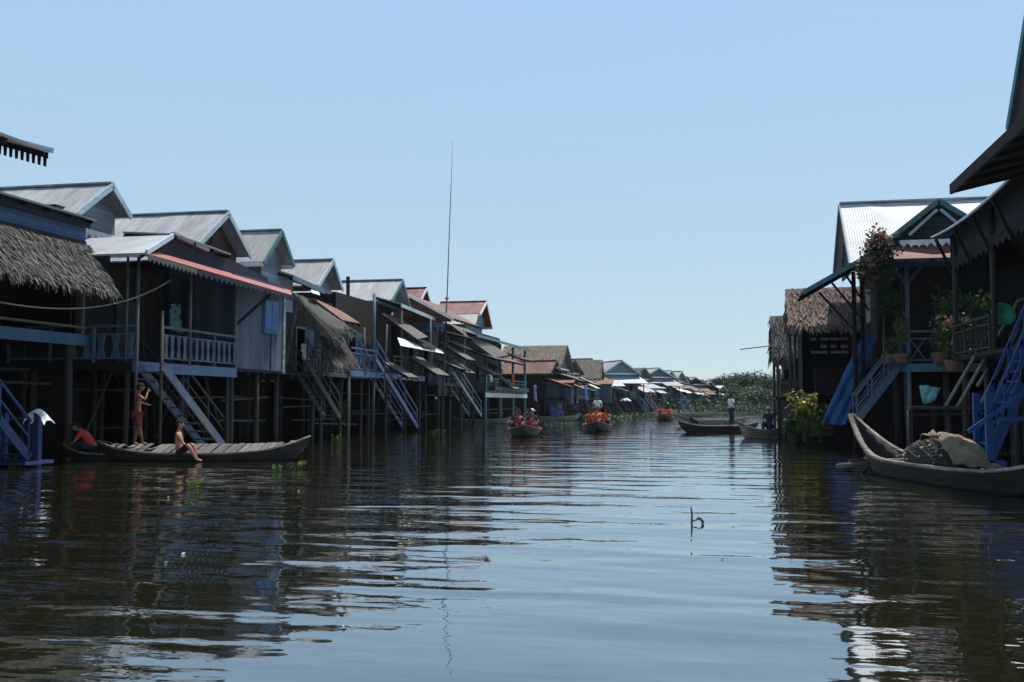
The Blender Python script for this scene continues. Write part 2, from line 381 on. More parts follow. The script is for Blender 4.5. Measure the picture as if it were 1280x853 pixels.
    def valance(s, p0, p1, drop=.22, m='white', pitch=.2, t=.025, style='tooth', nm='valance'):
        p0 = Vector(p0); p1 = Vector(p1); d = p1-p0; n = max(2, int(d.length/pitch)); side = d.cross(Vector((0, 0, 1))).normalized()*t
        mb = MB(); mb.prism([p0, p1, p1-Vector((0, 0, drop*.45)), p0-Vector((0, 0, drop*.45))], side)
        for i in range(n):
            a = p0.lerp(p1, (i+.06)/n)-Vector((0, 0, drop*.45)); b = p0.lerp(p1, (i+.94)/n)-Vector((0, 0, drop*.45)); c = (a+b)/2
            if style == 'tooth': mb.prism([a, b, c-Vector((0, 0, drop*.55))], side)
            else: mb.prism([a.lerp(b, .2), a.lerp(b, .8), a.lerp(b, .7)-Vector((0, 0, drop*.6)), a.lerp(b, .3)-Vector((0, 0, drop*.6))], side)
        return s.p(nm, mb, m)
    def rail(s, p0, p1, h=.9, m='lightblue', style='bal', pitch=.28, mtop=None):
        p0 = Vector(p0); p1 = Vector(p1); d = p1-p0; L = d.length; up = Vector((0, 0, 1)); mb = MB()
        for f, w in ((1., .07), (.78, .045), (.12, .045)): mb.beam(p0+up*h*f, p1+up*h*f, w, w)
        n = max(1, round(L/1.5))
        for i in range(n+1): q = p0.lerp(p1, i/n); mb.beam(q, q+up*(h+.04), .075, .075)
        o = s.p('railing', mb, mtop or m)
        k = max(2, int(L/pitch))
        for i in range(k):
            b = MB()
            a = p0.lerp(p1, (i+.5)/k); e = d.normalized()*pitch*.42
            if style == 'bal': b.beam(a+up*h*.13, a+up*h*.77, .035, .035)
            elif style == 'cross': b.beam(a-e+up*h*.15, a+e+up*h*.75, .03, .03); b.beam(a+e+up*h*.15+d.normalized()*.004, a-e+up*h*.75, .026, .034)
            else:
                b.prism([a-e*.8+up*h*.13, a+e*.8+up*h*.13, a+e*.35+up*h*.45, a+e*.8+up*h*.77, a-e*.8+up*h*.77, a-e*.35+up*h*.45], d.cross(up).normalized()*.03)
            s.p('baluster', b, m, o)
        return o
    def stairs(s, top, bot, wv, m='lightblue', mt='post', n=11, hand=True, sw=.05, sh=.22):
        """flight from top to bot; wv = full width vector"""
        top = Vector(top); bot = Vector(bot); wv = Vector(wv); up = Vector((0, 0, 1))
        e = MB(); e.beam(top, bot, sw, sh); st = s.p('staircase', e, m)
        e = MB(); e.beam(top+wv, bot+wv, sw, sh); s.p('stringer', e, m, st)
        run = (bot-top); run.z = 0; run.normalize()
        for i in range(n):
            c = top.lerp(bot, (i+.6)/n)
            mb = MB(); mb.add([c+run*.12+wv*.03, c+run*.12+wv*.97, c-run*.12+wv*.97, c-run*.12+wv*.03], [(0, 1, 2, 3)]); q = mb.v[:]; mb = MB(); mb.slab(q, .035)
            s.p('tread', mb, mt, st)
        if hand:
            for k in (0, 1):
                mb = MB(); o = wv*k; mb.beam(top+o+up*.85, bot+o+up*.85, .05, .06); mb.beam(top+o+up*.45, bot+o+up*.45, .035, .04)
                for f in (0.02, .35, .68, .98): q = top.lerp(bot, f)+o; mb.beam(q, q+up*.87, .05, .05)
                s.p('handrail', mb, m, st)
        return st
    def post(s, p0, p1, r=.05, m='pale', name='post'):
        return s.p(name, MB().tube([p0, p1], r, 8), m, smooth=True)
    def strip(s, p0, p1, w, h, m, name): return s.p(name, MB().beam(p0, p1, w, h), m)

LEFTG = 'stilt houses along the left bank'; RIGHTG = 'stilt houses along the right bank'
RP = -16.6            # plane of the left row's gable rakes
yz = lambda v: (v.y, v.z)

hs = {}
# ---- far left edge: only a porch roof corner shows
h = House('nearest left-bank house, showing just a fringed roof corner against the sky', (-12.5, 13.4, 0), group=LEFTG)
c = X(61, 188, -11.6); cy = c.y
h.lean([(-15.2, cy, c.z+1.05), (-15.2, cy-6, c.z+1.05), (-11.6, cy-6, c.z), (-11.6, cy, c.z)], 'zincy')
h.valance((-15.1, cy+.02, c.z+.98), (-11.62, cy+.02, c.z-.03), .26, 'darkw', .12, style='peg')
h.strip((-15.15, cy+.04, c.z+1.02), (-11.55, cy+.04, c.z-.0), .06, .09, 'trim', 'edge_board')
h.floor(-19, -12.2, cy-6, cy-.6, 3.0, 'blue'); h.stilts((-12.5, -15.5, -18.6), (cy-5.6, cy-3, cy-.8), 2.9)
h.room(-19, -14.6, cy-5.8, cy-.8, 3.0, c.z+.7, 'bluewall', [(cy-4, cy-3, 3.0, 5.0)])
for yy in (cy-5.5, cy-.8): h.post((-12.4, yy, 3), (-12.4, yy, c.z+.1), .06)
h.rail((-12.25, cy-5.6, 3.02), (-12.25, cy-.8, 3.02), .9)
h.gable(-14.0, -19.4, (cy-3.3, c.z+2.6), (cy-6.2, c.z+.7), (cy-.4, c.z+.7), 'zinc')
h.stairs((-12.1, cy-4.2, 2.95), (-10.6, cy-4.2, .1), (0, .9, 0), 'blue')

# ---- H1: blue upper wall, thatched awning
h = House('blue-walled house with a shaggy grey thatched awning over its porch', (-16.75, 21.5, 0), group=LEFTG)
y1, FX = 24.0, -16.75
h.floor(-24, FX, 14.2, y1, 3.28, 'blue', .3)
h.stilts((FX-.15, -19.8, -23), (14.6, 19, 23.55), 3.15, .1); h.understory(-23, FX-.3, 15, y1, 3.0, 3)
h.p('front_wall', MB().bb(FX-.1, FX-.03, 14.2, y1, 5.55, 6.38), 'bluewall')
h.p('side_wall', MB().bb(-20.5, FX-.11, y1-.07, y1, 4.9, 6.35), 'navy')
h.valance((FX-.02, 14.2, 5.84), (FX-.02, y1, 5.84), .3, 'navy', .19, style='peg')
h.strip((FX+.02, 14.2, 6.33), (FX+.02, y1+.1, 6.33), .05, .22, 'navy', 'fascia')
h.lean([(-19.4, 14.2, 7.0), (-19.4, y1+.1, 7.0), (FX+.2, y1+.15, 6.47), (FX+.2, 14.2, 6.47)], 'zinc2')
h.room(-23.8, -18.8, 14.3, y1-.1, 3.28, 6.5, 'darkw', [(16, 17, 3.28, 5.3), (20, 20.9, 3.28, 5.3)])
tb = X(148, 366, -15.1)
h.thatch([(FX, 14.2, 5.74), (FX, y1+.15, 5.74), (-15.1, tb.y, tb.z), (-15.1, 14, tb.z+.05)], 'thatch', dens=1.25, shag=.16, t=.08)
for yy in (14.5, 19.2, y1-.12): h.post((FX+.02, yy, 3.28), (FX+.02, yy, 5.7), .06)
h.strip((FX+.06, 14.2, 3.5), (FX+.06, y1, 3.5), .05, .06, 'pale', 'rail')
ap, fr = X(140, 230, -18.2), X(163, 270, -18.2)
h.gable(-18.2, -25, yz(ap), (ap.y-2.7, ap.z-1.9), yz(fr), 'zinc', 'trim', 'clap')
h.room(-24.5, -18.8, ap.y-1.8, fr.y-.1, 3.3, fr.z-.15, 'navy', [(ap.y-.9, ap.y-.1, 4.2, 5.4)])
h.valance((-18.7, ap.y-1.7, ap.z-1.45), (-18.7, fr.y-.05, ap.z-1.45), .32, 'white', .3)
h.floor(-24.5, -18.5, y1+.02, fr.y, 3.28, None)
h.stilts((-18.9, -21.8, -24.2), (y1+.5, fr.y-.2), 3.15)
# blue stair at the frame's left edge
sb = D(38, 503, 23.5); ST = sb.copy()
h.stairs((sb.x+.1, sb.y-3.4, 3.05), (sb.x+.1, sb.y-.1, .2), (-.75, 0, 0), 'deepblue', 'deepblue', 11)
h.p('newel_post', MB().bb(sb.x+.08, sb.x+.22, sb.y+.02, sb.y+.16, -.8, 1.3), 'deepblue'); h.p('newel_post', MB().bb(sb.x-.82, sb.x-.68, sb.y+.02, sb.y+.16, -.8, 1.25), 'deepblue')
h.p('landing', MB().bb(sb.x-.9, sb.x+.3, sb.y-.5, sb.y+.5, .06, .14), 'deepblue')
mb = MB(); g = []
cl = mb
for i in range(9):
    for j in range(5):
        t = i/8*2-1; g.append(Vector((ST.x+.15+.3*t+R.uniform(-.02, .02), ST.y+.09+(.16+.04*math.sin(i))*(j/4*2-1), 1.36-.28*abs(t)**1.6-.1*abs(j/4*2-1)**2+R.uniform(-.015, .015))))
cl.add(g, [(i*5+j, i*5+j+1, (i+1)*5+j+1, (i+1)*5+j) for i in range(8) for j in range(4)])
tag(cl.build('cloth', 'cloth'), 'white cloth draped over the blue stair post', 'cloth')

# ---- H2: grey gable, red awning
h = House('grey-roofed house with a long red sheet awning and a carved front balcony', (-15.5, 27.5, 0), group=LEFTG)
ap, fr = X(285, 265, RP), X(313, 320, RP)
h.gable(RP, -23.2, yz(ap), (ap.y-2.9, ap.z-2.05), yz(fr), 'zinc', 'trim', 'brownclap', attic=True)
h.room(-22.8, -17.3, ap.y-2.5, fr.y-.1, 2.6, fr.z-.15, 'navy')
dz = 2.58; ya, yb = 24.35, 30.15
h.floor(-22.8, -15.5, ya, yb, dz, 'blue', .3)
c0 = X(181, 316, -14.75); t0 = X(212, 294, -15.8)
h.lean([(-21, t0.y, t0.z), tuple(t0), tuple(c0), (-21, c0.y, c0.z)], 'zincy')
e0, e1 = X(183, 317, -14.7), X(365, 369, -14.7)
u0, u1 = X(196, 315, -15.75), X(352, 357, -15.75)
h.lean([tuple(u0), (-15.75, u1.y+.8, u0.z-.1), tuple(e1), tuple(e0)], 'red', 'awning')
q = [X(194, 316, -15.8), X(213, 295, -15.8), X(262, 316, -15.8), X(300, 330, -15.8), X(335, 348, -15.8), X(335, 356, -15.8)]
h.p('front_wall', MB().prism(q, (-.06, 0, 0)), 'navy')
h.lean([(-17.4, t0.y+.1, t0.z+.18), (-17.4, t0.y+3.6, t0.z+.18), (-15.6, t0.y+3.4, t0.z-.06), (-15.6, t0.y, t0.z+.04)], 'zinc2', 'upper_roof')
h.strip(t0+Vector((.1, 0, .03)), X(260, 313, -15.7), .12, .12, 'zincy', 'ridge_cap')
h.strip(t0+Vector((.12, 0, -.02)), c0+Vector((.05, 0, 0)), .06, .14, 'trim', 'hip_board')
h.valance(e0+Vector((.03, 0, -.02)), X(246, 337, -14.68), .2, 'pale', .2)
h.valance(X(247, 338, -14.68), e1+Vector((.03, 0, -.03)), .2, 'navy', .3)
h.p('inner_wall', MB().bb(-17.6, -17.5, ya+.3, yb, dz, 5.6), 'darkw')
h.p('door', MB().bb(-17.49, -17.44, 26.5, 27.5, dz, 4.55), 'greenclap')
h.p('side_wall', MB().bb(-22.8, -17.5, ya+.1, ya+.16, dz, 5.5), 'darkwx')
h.post((-15.42, ya+.05, -.9), (-15.42, ya+.05, 5.45), .045, 'pale'); h.post((-15.7, ya-.02, dz), (-15.7, ya-.02, 5.45), .035, 'pale')
h.post((-15.45, 27.2, dz), (-15.45, 27.2, 5.5), .05); h.post((-15.45, yb-.1, dz), (-15.45, yb-.1, 5.4), .05)
h.post((-14.9, 24.75, -.9), (-14.95, 24.85, 4.0), .045, 'post', 'mooring_pole')
h.rail((-15.45, ya+.1, dz), (-19.4, ya+.1, dz), 1.0, 'lightblue', 'panel', .4)
h.rail((-15.45, 25.7, dz+.05), (-15.45, yb, dz+.05), 1.0, 'greyblue', 'panel', .33)
h.stilts((-15.7, -18.6, -22), (ya+.1, 27.2, yb-.1), dz-.1); h.understory(-22, -15.8, ya, yb, 2.5, 3)
h.stairs((-14.75, 24.6, dz-.1), (-14.9, 28.5, .05), (-.7, 0, 0), 'greyblue', 'post', 10, hand=False, sh=.26)
h.stairs((-15.65, 26.2, dz-.15), (-15.8, 30.2, .05), (-.75, 0, 0), 'post', 'post', 10, hand=True)
h.strip(X(338, 368, -14.8), X(293, 408, -15.52), .08, .09, 'darkw', 'strut')
h.strip((-14.9, ya+.2, dz-.5), (-15.45, ya+.2, dz-.45), .05, .05, 'blue', 'bracket')

# ---- H3: grey-blue plank wall with blue shutter
h = House('grey-blue plank house with a bright blue shutter and a pointed pale gable', (-15.6, 33, 0), group=LEFTG)
h.room(-22.5, -15.6, 30.2, 34.15, 2.62, 5.75, 'greyblue')
w = h.p('window', MB().bb(-15.597, -15.56, 32.35, 33.55, 4.0, 5.1), 'brightblue')
h.p('shutter', MB().bb(-15.56, -15.53, 32.42, 32.93, 4.06, 5.04).bb(-15.56, -15.53, 32.97, 33.48, 4.06, 5.04), 'brightblue', w)
h.p('sill', MB().bb(-15.597, -15.5, 32.3, 33.6, 3.93, 3.997), 'blue', w)
h.p('corner_board', MB().bb(-15.596, -15.56, 33.98, 34.17, 2.55, 5.7), 'clap'); h.p('corner_board', MB().bb(-15.596, -15.56, 30.19, 30.36, 2.55, 5.4), 'clap')
h.p('batten', MB().bb(-15.597, -15.565, 33.0, 33.06, 2.64, 3.93), 'greyblue')
ap, fr, nr = X(352, 288, RP), X(367, 331, RP), X(329, 327, RP)
h.gable(RP, -23, yz(ap), yz(nr), yz(fr), 'zinc2', 'tealp', 'clap', fas='white')
h.room(-22.5, -17.15, nr.y+.3, fr.y-.1, 2.62, nr.z, 'clap')
h.p('front_wall', MB().bb(-16.9, -16.84, nr.y+.35, fr.y+.5, 5.1, nr.z-.08), 'clap')
h.stilts((-15.8, -18.6, -22), (30.5, 32.4, 34.0, 37.4), 2.55); h.understory(-22, -15.9, 30.3, 34, 2.5, 4)
h.floor(-22.5, -15.62, 30.22, 37.6, 2.6, None)

# ---- H4: low house with two thatched screens
h = House('small grey-roofed house with two ragged brown thatch screens hanging in front', (-15.6, 39, 0), group=LEFTG)
ap, fr, nr = X(416, 325, RP), X(424, 352, RP), X(404, 351, RP)
h.gable(RP, -22.6, yz(ap), (nr.y-.6, nr.z-.25), (fr.y+.4, fr.z-.3), 'zinc2', 'trim', 'clap')
a, b = X(366, 344, -16.2), X(406, 362, -16.2)
h.lean([(-17.2, a.y, a.z+.3), (-17.2, b.y, b.z+.3), tuple(b), tuple(a)], 'zincy')
h.strip(a-Vector((0, 0, .1)), b-Vector((0, 0, .1)), .05, .2, 'lightblue', 'fascia')
h.floor(-22.5, -15.6, 37.7, 43, 2.7, 'post', .18); h.stilts((-15.8, -18.6, -22), (38, 40.4, 42.8), 2.6); h.understory(-22, -15.8, 38, 43, 2.5, 4)
h.room(-22.3, -17.3, 37.9, 43, 2.7, 6, 'darkw', [(39, 39.9, 2.7, 4.6)])
h.thatch([X(366, 366, -15.7), X(404, 381, -15.7), X(441, 413, -14.1), X(414, 423, -14.1)], 'thatch')
h.thatch([X(400, 420, -15.0), X(424, 420, -15.0), X(447, 453, -14.0), X(417, 457, -14.0)], 'thatch', 'thatch_screen')
h.lean([X(390, 372, -15.6), X(425, 388, -15.6), X(450, 404, -14.6), X(428, 400, -14.6)], 'rust', 'awning')
h.post((-14.3, 39.2, 2.6), (-14.4, 39.3, 4.6), .04); h.post((-14.3, 41.6, 1.9), (-14.2, 41.6, 4.9), .04); h.post((-15.5, 38, 2.7), (-15.5, 38, 5.4), .05)
h.rail((-15.6, 37.8, 2.7), (-15.6, 40.3, 2.7), .9, 'post', 'bal')
h.stairs(X(383, 452, -15.2), X(425, 522, -15.0), (-.7, .1, 0), 'post', 'post', 10)
h.p('tin_patch', MB().slab([X(389, 362, -15.6), X(399, 366, -15.6), X(400, 369, -15.2), X(390, 366, -15.2)], .02), 'white')

# ---- H5: teal house with blue balcony and stair
h = House('teal-fasciaed house with a blue corner balcony and a long blue stair', (-15.5, 45, 0), group=LEFTG)
ap, fr, nr = X(503, 350, RP), X(513, 386, RP), X(489, 375, RP)
h.gable(RP, -24, yz(ap), yz(nr), yz(fr), 'zinc', 'tealp', 'tealclap', fas='tealp')
h.lean([(-16.9, 47.2, nr.z+.02), (-16.9, fr.y+.8, nr.z-.12), (-15.4, fr.y+.8, nr.z-.62), (-15.4, 47.2, nr.z-.4)], 'zincy')
h.strip((-15.38, 47.2, nr.z-.5), (-15.38, fr.y+.8, nr.z-.72), .05, .18, 'trim', 'fascia')
h.floor(-23.5, -15.5, 43.2, 51.5, 2.85, 'blue', .26); h.stilts((-15.7, -18.6, -22), (43.5, 46, 48.8, 51.3), 2.75); h.understory(-22, -15.8, 43.4, 51, 2.6, 4)
h.room(-23.4, -17.3, 43.4, 51.4, 2.85, nr.z-.2, 'darkwx', [(45, 46, 2.85, 4.9)])
h.floor(-16.6, -15.5, 40.6, 43.15, 2.85, 'blue', .26, 'darkw'); h.rail((-15.5, 40.6, 2.85), (-15.5, 43.8, 2.85), 1.0, 'blue', 'cross', .5); h.rail((-15.5, 40.6, 2.85), (-17.2, 40.6, 2.85), 1.0, 'blue', 'bal')
h.post((-15.5, 43.6, 2.85), (-15.5, 43.6, nr.z-.3), .07, 'lightblue'); h.post((-15.55, 43.6, -.9), (-15.5, 43.6, 2.8), .08, 'post', 'stilt'); h.post((-15.6, 40.7, -.9), (-15.6, 40.7, 2.8), .07); h.post((-15.5, 47.6, 2.8), (-15.5, 47.6, nr.z-.5), .06)
a = X(470, 449, -15.2); b = X(522, 534, -15.2)
h.stairs(a, b, (-.8, 0, 0), 'blue', 'post', 12)
h.p('chimney', MB().tube([X(435, 376, -18), X(435, 346, -18)], .1, 8), 'post')
h.lean([X(478, 392, -16.2), X(497, 396, -16.2), X(535, 421, -14.6), X(522, 424, -14.6)], 'slat', 'bamboo_awning')
h.lean([X(497, 422, -15.2), X(552, 437, -15.2), X(555, 442, -14.5), X(501, 432, -14.5)], 'white', 'tin_awning', .03)
h.rail((-15.5, 46.5, 2.85), (-15.5, 51.4, 2.85), .9, 'post', 'bal')

hs['H5'] = h
# ---- H6: red-brown gable end facing along the canal, white rake
h = House('house with a red-brown gable end edged in white beside the tall mast', (-15.5, 55, 0), group=LEFTG)
yy = 53.
A, B, C0 = Y(513, 369, yy), Y(567, 398, yy), Y(490, 384, yy)
h.lean([A, A+Vector((0, 6, 0)), B+Vector((0, 6, 0)), B], 'rust'); h.lean([A+Vector((-.01, 6, 0)), A+Vector((-.01, 0, 0)), C0, C0+Vector((0, 6, 0))], 'redx')
h.strip(A+Vector((0, -.04, -.05)), B+Vector((0, -.04, -.05)), .05, .18, 'white', 'bargeboard'); h.strip(A+Vector((0, -.04, -.05)), C0+Vector((0, -.04, -.05)), .05, .18, 'white', 'bargeboard')
lo = Y(500, 403, yy).z; 
h.p('gable_wall', MB().prism([A+Vector((0, .25, -.1)), B+Vector((-.2, .25, -.05)), (B.x-.2, yy+.25, lo), (C0.x, yy+.25, lo), C0+Vector((0, .25, -.05))], (0, .06, 0)), 'brownwall')
v0, v1 = Y(514, 403, yy+.3), Y(556, 404, yy+.3)
h.valance(v0, v1, .5, 'lightblue', .25, style='peg')
h.floor(-23, -15.5, 52.2, 60.5, 2.6, 'post', .2); h.stilts((-15.7, -18.6, -22), (52.5, 55, 57.6, 60.2), 2.5); h.understory(-22, -15.8, 52.5, 60, 2.4, 4)
h.room(-22.8, -17.2, 52.6, 60.3, 2.6, lo, 'darkw', [(54, 55, 2.6, 4.6), (57, 58, 2.6, 4.6)])
for q in (52.4, 56, 59.8): h.post((-15.4, q, 2.6), (-15.4, q, lo+.1), .06, 'lightblue')
h.rail((-15.5, 52.3, 2.6), (-15.5, 56, 2.6), .95, 'post', 'bal')
ap = X(533, 360, -19.5); h.gable(-19.5, -24, yz(ap), (ap.y-3, ap.z-2.1), (ap.y+1.2, ap.z-1.1), 'redx', 'white', 'brownclap', fas='white')
h.stairs(X(563, 460, -15.2), X(602, 520, -15.2), (-.8, 0, 0), 'lightblue', 'post', 11)
h.lean([X(562, 405, -16), X(586, 412, -16), X(636, 444, -14.3), X(618, 447, -14.3)], 'slat', 'bamboo_awning')
h.lean([(-17, 54, lo+.1), (-17, 60.5, lo+.1), (-15.0, 60.5, lo-.45), (-15.0, 54, lo-.45)], 'rust', 'lower_roof')

hs['H6'] = h
# ---- H7: red roof white bargeboards, teal balcony
h = House('red-roofed house with white bargeboards and a pale teal balcony low over the water', (-15.5, 70, 0), group=LEFTG)
ap, fr, nr = X(608, 377, -16.2), X(615, 409, -16.2), X(597, 404, -16.2)
nr = X(600, 392, -16.2)
h.gable(-16.2, -19.6, yz(ap), yz(nr), yz(fr), 'redx', 'white', 'tealclap', fas='white')
h.lean([(-19.6, nr.y-.05, nr.z-.06), (-16.3, nr.y-.05, nr.z-.06), (-16.1, nr.y-1.7, nr.z-.85), (-19.6, nr.y-1.7, nr.z-.85)], 'zinc2', 'upper_roof')
h.p('upper_wall', MB().bb(-19.4, -16.9, nr.y-1.4, fr.y-.2, 6.3, nr.z-.75), 'tealclap')
h.lean([(-18, 60.8, 6.7), (-18, 78.5, 6.7), (-14.9, 78.5, 5.75), (-14.9, 60.8, 5.75)], 'rust'); h.strip((-14.85, 60.8, 5.68), (-14.85, 78.5, 5.68), .05, .16, 'tealp', 'fascia')
h.lean([(-17.2, 62, 5.45), (-17.2, 72, 5.45), (-13.9, 72, 4.3), (-13.9, 62, 4.3)], 'slat', 'awning')
h.lean([(-15.6, 72.3, 5.2), (-15.6, 78.3, 5.2), (-14.3, 78.3, 4.75), (-14.3, 72.3, 4.75)], 'redx', 'red_awning')
h.floor(-23, -15.1, 64.2, 78.6, 2.1, 'trim', .3); h.rail((-15.1, 64.4, 2.1), (-15.1, 78.4, 2.1), 1.0, 'tealp', 'bal', .4)
for q in (64.5, 69, 73.5, 78.2): h.post((-15.15, q, -.8), (-15.15, q, 5.6), .1, 'tealp')
h.stilts((-16, -19, -22), (64.5, 69, 73.5, 78.2), 2.0); h.room(-22.8, -17.2, 61, 78.3, 2.1, 6.6, 'greenclap', [(66, 67, 2.1, 4.2), (70, 71, 3, 4.2), (75, 76, 2.1, 4.2)])
h.understory(-22, -15.8, 64, 78, 1.9, 3)
h.p('planter_box', MB().bb(-15.0, -14.6, 65, 77, 2.3, 2.55), 'greenclap')

hs['H7'] = h
# ---- curve of the left row: houses seen more and more from the front
def row_house(label, px, dep, w, zap, zev, rz, roof, wall, deckz=2.0, depth=6., porch='zincy', stairm=None, thatched=False, rake='trim', gwall=None, porchz=None, extra=0):
    o = D(px, 503, dep); o.z = 0
    h = House(label, o, rz, group=LEFTG, world=False)
    hw = w/2
    if thatched:
        for sg in (-1, 1):
            h.thatch([(-.3, 0, zap), (-depth, 0, zap), (-depth, sg*hw, zev), (-.3, sg*hw, zev)], roof, 'thatch_roof', .55)
        h.p('gable_wall', MB().prism([(-.8, -hw*.92, zev), (-.8, 0, zap-.12), (-.8, hw*.92, zev)], (-.06, 0, 0)), gwall or 'greyblue')
        for sg in (-1, 1): h.strip((-.32, 0, zap-.02), (-.32, sg*hw, zev-.02), .05, .14, rake, 'bargeboard')
    else:
        h.gable(-.3, -depth, (0, zap), (-hw, zev), (hw, zev), roof, rake, gwall or wall, fas=rake)
    h.strip((-.72, -hw*.9, zev), (-.72, hw*.9, zev), .05, .16, 'white', 'sill_board')
    h.room(-depth+.2, -.85, -hw*.86, hw*.86, deckz, zev+.02, wall, [(-.5, .35, deckz, deckz+1.9), (hw*.4, hw*.66, deckz+.8, deckz+1.7)])
    pz = porchz or zev-.35
    h.lean([(-.8, -hw*1.05, pz), (-.8, hw*1.05, pz), (1.5, hw*1.1, pz-.75), (1.5, -hw*1.1, pz-.75)], porch)
    h.floor(-depth, 1.0, -hw, hw, deckz, 'post', .18)
    for yq in (-hw*.9, hw*.9): h.post((.95, yq, deckz), (.95, yq, pz-.6), .06, 'post')
    h.rail((.95, -hw*.9, deckz), (.95, hw*.3, deckz), .9, 'tealp', 'bal', .4)
    h.stilts((.9, -2.5, -depth+.3), (-hw*.88, 0, hw*.88), deckz-.1, .09)
    mb = MB(); y = -hw*1.15
    while y < hw*1.15:
        w_ = R.uniform(.15, .5); mb.bb(-1.6+R.uniform(-.03, .03), -1.55, y, y+w_*.97, -.8, deckz-.1-R.uniform(0, .25)); y += w_
    h.p('added_dark_screen', mb, 'darkw')  # added screen, shuts out the bright shore so the undercroft reads dark
    for sg in (-1, 1): h.p('added_dark_screen', MB().bb(-depth, -1.7, sg*hw*1.05, sg*hw*1.05+.04, -.8, deckz), 'darkwx')
    for k in range(3): h.p('crossbeam', MB().tube([(R.uniform(0, .9), -hw, R.uniform(.4, deckz-.3)), (R.uniform(0, .9), hw, R.uniform(.4, deckz-.3))], .045, 6), 'post')
    for k in range(3):
        yq = R.uniform(-hw, hw); h.p('brace', MB().tube([(.9, yq, deckz), (R.uniform(1.2, 2.6), yq+R.uniform(-1.2, 1.2), -.3)], .05, 6), R.choice(['post', 'pale']))
    sd = R.choice((-1, 1)); z = R.uniform(deckz+.9, pz-.2)
    h.p('side_shed', MB().bb(-1.4, .8, sd*hw*.95, sd*(hw+1.1), deckz-.5, z), R.choice(['darkw', 'greyblue', 'brownclap']))
    h.lean([(-1.6, sd*hw*.9, z+.45), (1.0, sd*hw*.9, z+.45), (1.0, sd*(hw+1.35), z), (-1.6, sd*(hw+1.35), z)], R.choice(['zinc2', 'rust', 'slat']), 'shed_roof')
    if stairm: h.stairs((1.1, hw*.45, deckz-.05), (3.0, hw*.75, .05), (-.1, hw*.4+.2, 0), stairm, 'post', 8)
    for i in range(extra):
        yq = R.uniform(-hw, hw*.3); z = R.uniform(deckz+1.3, pz-.3)
        h.lean([(.9, yq, z), (.9, yq+1.5, z), (2.3, yq+1.6, z-.6), (2.3, yq, z-.6)], R.choice(['slat', 'rust', 'zincy', 'white']), 'awning', .04)
    return h
S = rad
row_house('thatched house with a tan roof slope and dark gable past the pale balcony', 714, 88, 8.2, 6.5, 4.4, S(0), 'thatchtan', 'darkw', 1.9, 6, 'slat', None, True, 'post', 'greyblue', extra=3)
row_house('low brown house tucked between the tan thatched roof and the pointed grey gable', 722, 97, 4.2, 5.6, 4.3, S(-18), 'thatchtan', 'darkw', 1.9, 6, 'slat', None, True, 'post', 'brownclap', extra=2)
row_house('tan hut with a stub of thatch left of the pointed grey gable', 757, 104, 4.5, 5.9, 3.9, S(2), 'thatchtan', 'navy', 1.9, 5, 'slat', 'post', True, 'post', 'greyblue', extra=2)
row_house('grey gabled house facing the camera with a white band under its gable', 779, 112, 4.6, 6.2, 4.7, S(-62), 'zinc2', 'tealclap', 1.9, 6, 'zincy', 'lightblue', False, 'trim', 'clap', extra=1)
row_house('narrow house with a tan thatch side roof right of the pointed grey gable', 809, 122, 3.8, 5.7, 4.3, S(-30), 'thatchtan', 'darkw', 1.9, 4, 'zincy', None, True, 'post', 'greyblue', extra=1)
row_house('teal gabled house with a pale band under its gable at the bend', 826, 128, 4.8, 5.9, 4.7, S(-55), 'zinc2', 'tealclap', 1.9, 6, 'zinc2', 'lightblue', False, 'trim', 'tealclap', extra=1)
row_house('dark gabled house just right of the teal gabled one at the bend', 842, 136, 4.5, 5.8, 4.5, S(-25), 'zinc', 'darkw', 1.9, 5, 'thatchtan', None, False, 'trim', 'brownclap', extra=2)
row_house('house with a square tan thatch awning near the end of the row', 855, 142, 4.2, 5.9, 4.4, S(-25), 'zinc', 'greyblue', 1.9, 5, 'thatchtan', None, False, 'trim', 'clap', extra=2)
row_house('green gabled house with a bright white band near the end of the row', 871, 152, 4.6, 5.3, 4.2, S(-60), 'zinc2', 'tealclap', 1.8, 6, 'rust', 'tealp', False, 'trim', 'greenclap', extra=2)
row_house('pale roofed long house near the end of the row', 890, 162, 5.4, 4.9, 3.8, S(-25), 'thatchtan', 'tealclap', 1.8, 4, 'rust', None, False, 'trim', 'tealclap', extra=3)
row_house('last small house of the row with a bright tin roof against the trees', 906, 172, 3.4, 4.4, 3.6, S(-25), 'tinwhite', 'greyblue', 1.6, 3, 'rust', None, False, 'white', 'clap', extra=1)

row_house('small shed house with a rusty porch between the thatched houses', 700, 84, 3.0, 5.0, 3.9, S(-10), 'rust', 'darkw', 1.9, 5, 'rust', None, False, 'post', 'brownclap', extra=2)
row_house('little dark house half hidden behind the tan hut with a stub of thatch', 743, 110, 3.6, 6.3, 5.0, S(-20), 'zinc2', 'darkw', 1.9, 5, 'slat', None, False, 'post', 'greyblue', extra=3)
row_house('low shed house squeezed left of the teal gabled house at the bend', 796, 119, 3.0, 5.0, 4.0, S(-40), 'zinc2', 'navy', 1.9, 4, 'rust', 'post', False, 'post', 'greyblue', extra=2)
row_house('low grey house left of the green gabled house near the end', 861, 148, 3.4, 5.3, 4.3, S(-30), 'zinc2', 'darkw', 1.8, 4, 'slat', None, False, 'post', 'greyblue', extra=2)
row_house('low house with a dull roof right of the green gabled house near the end', 881, 157, 3.4, 5.0, 4.0, S(-40), 'zinc2', 'navy', 1.8, 4, 'slat', None, False, 'post', 'clap', extra=2)
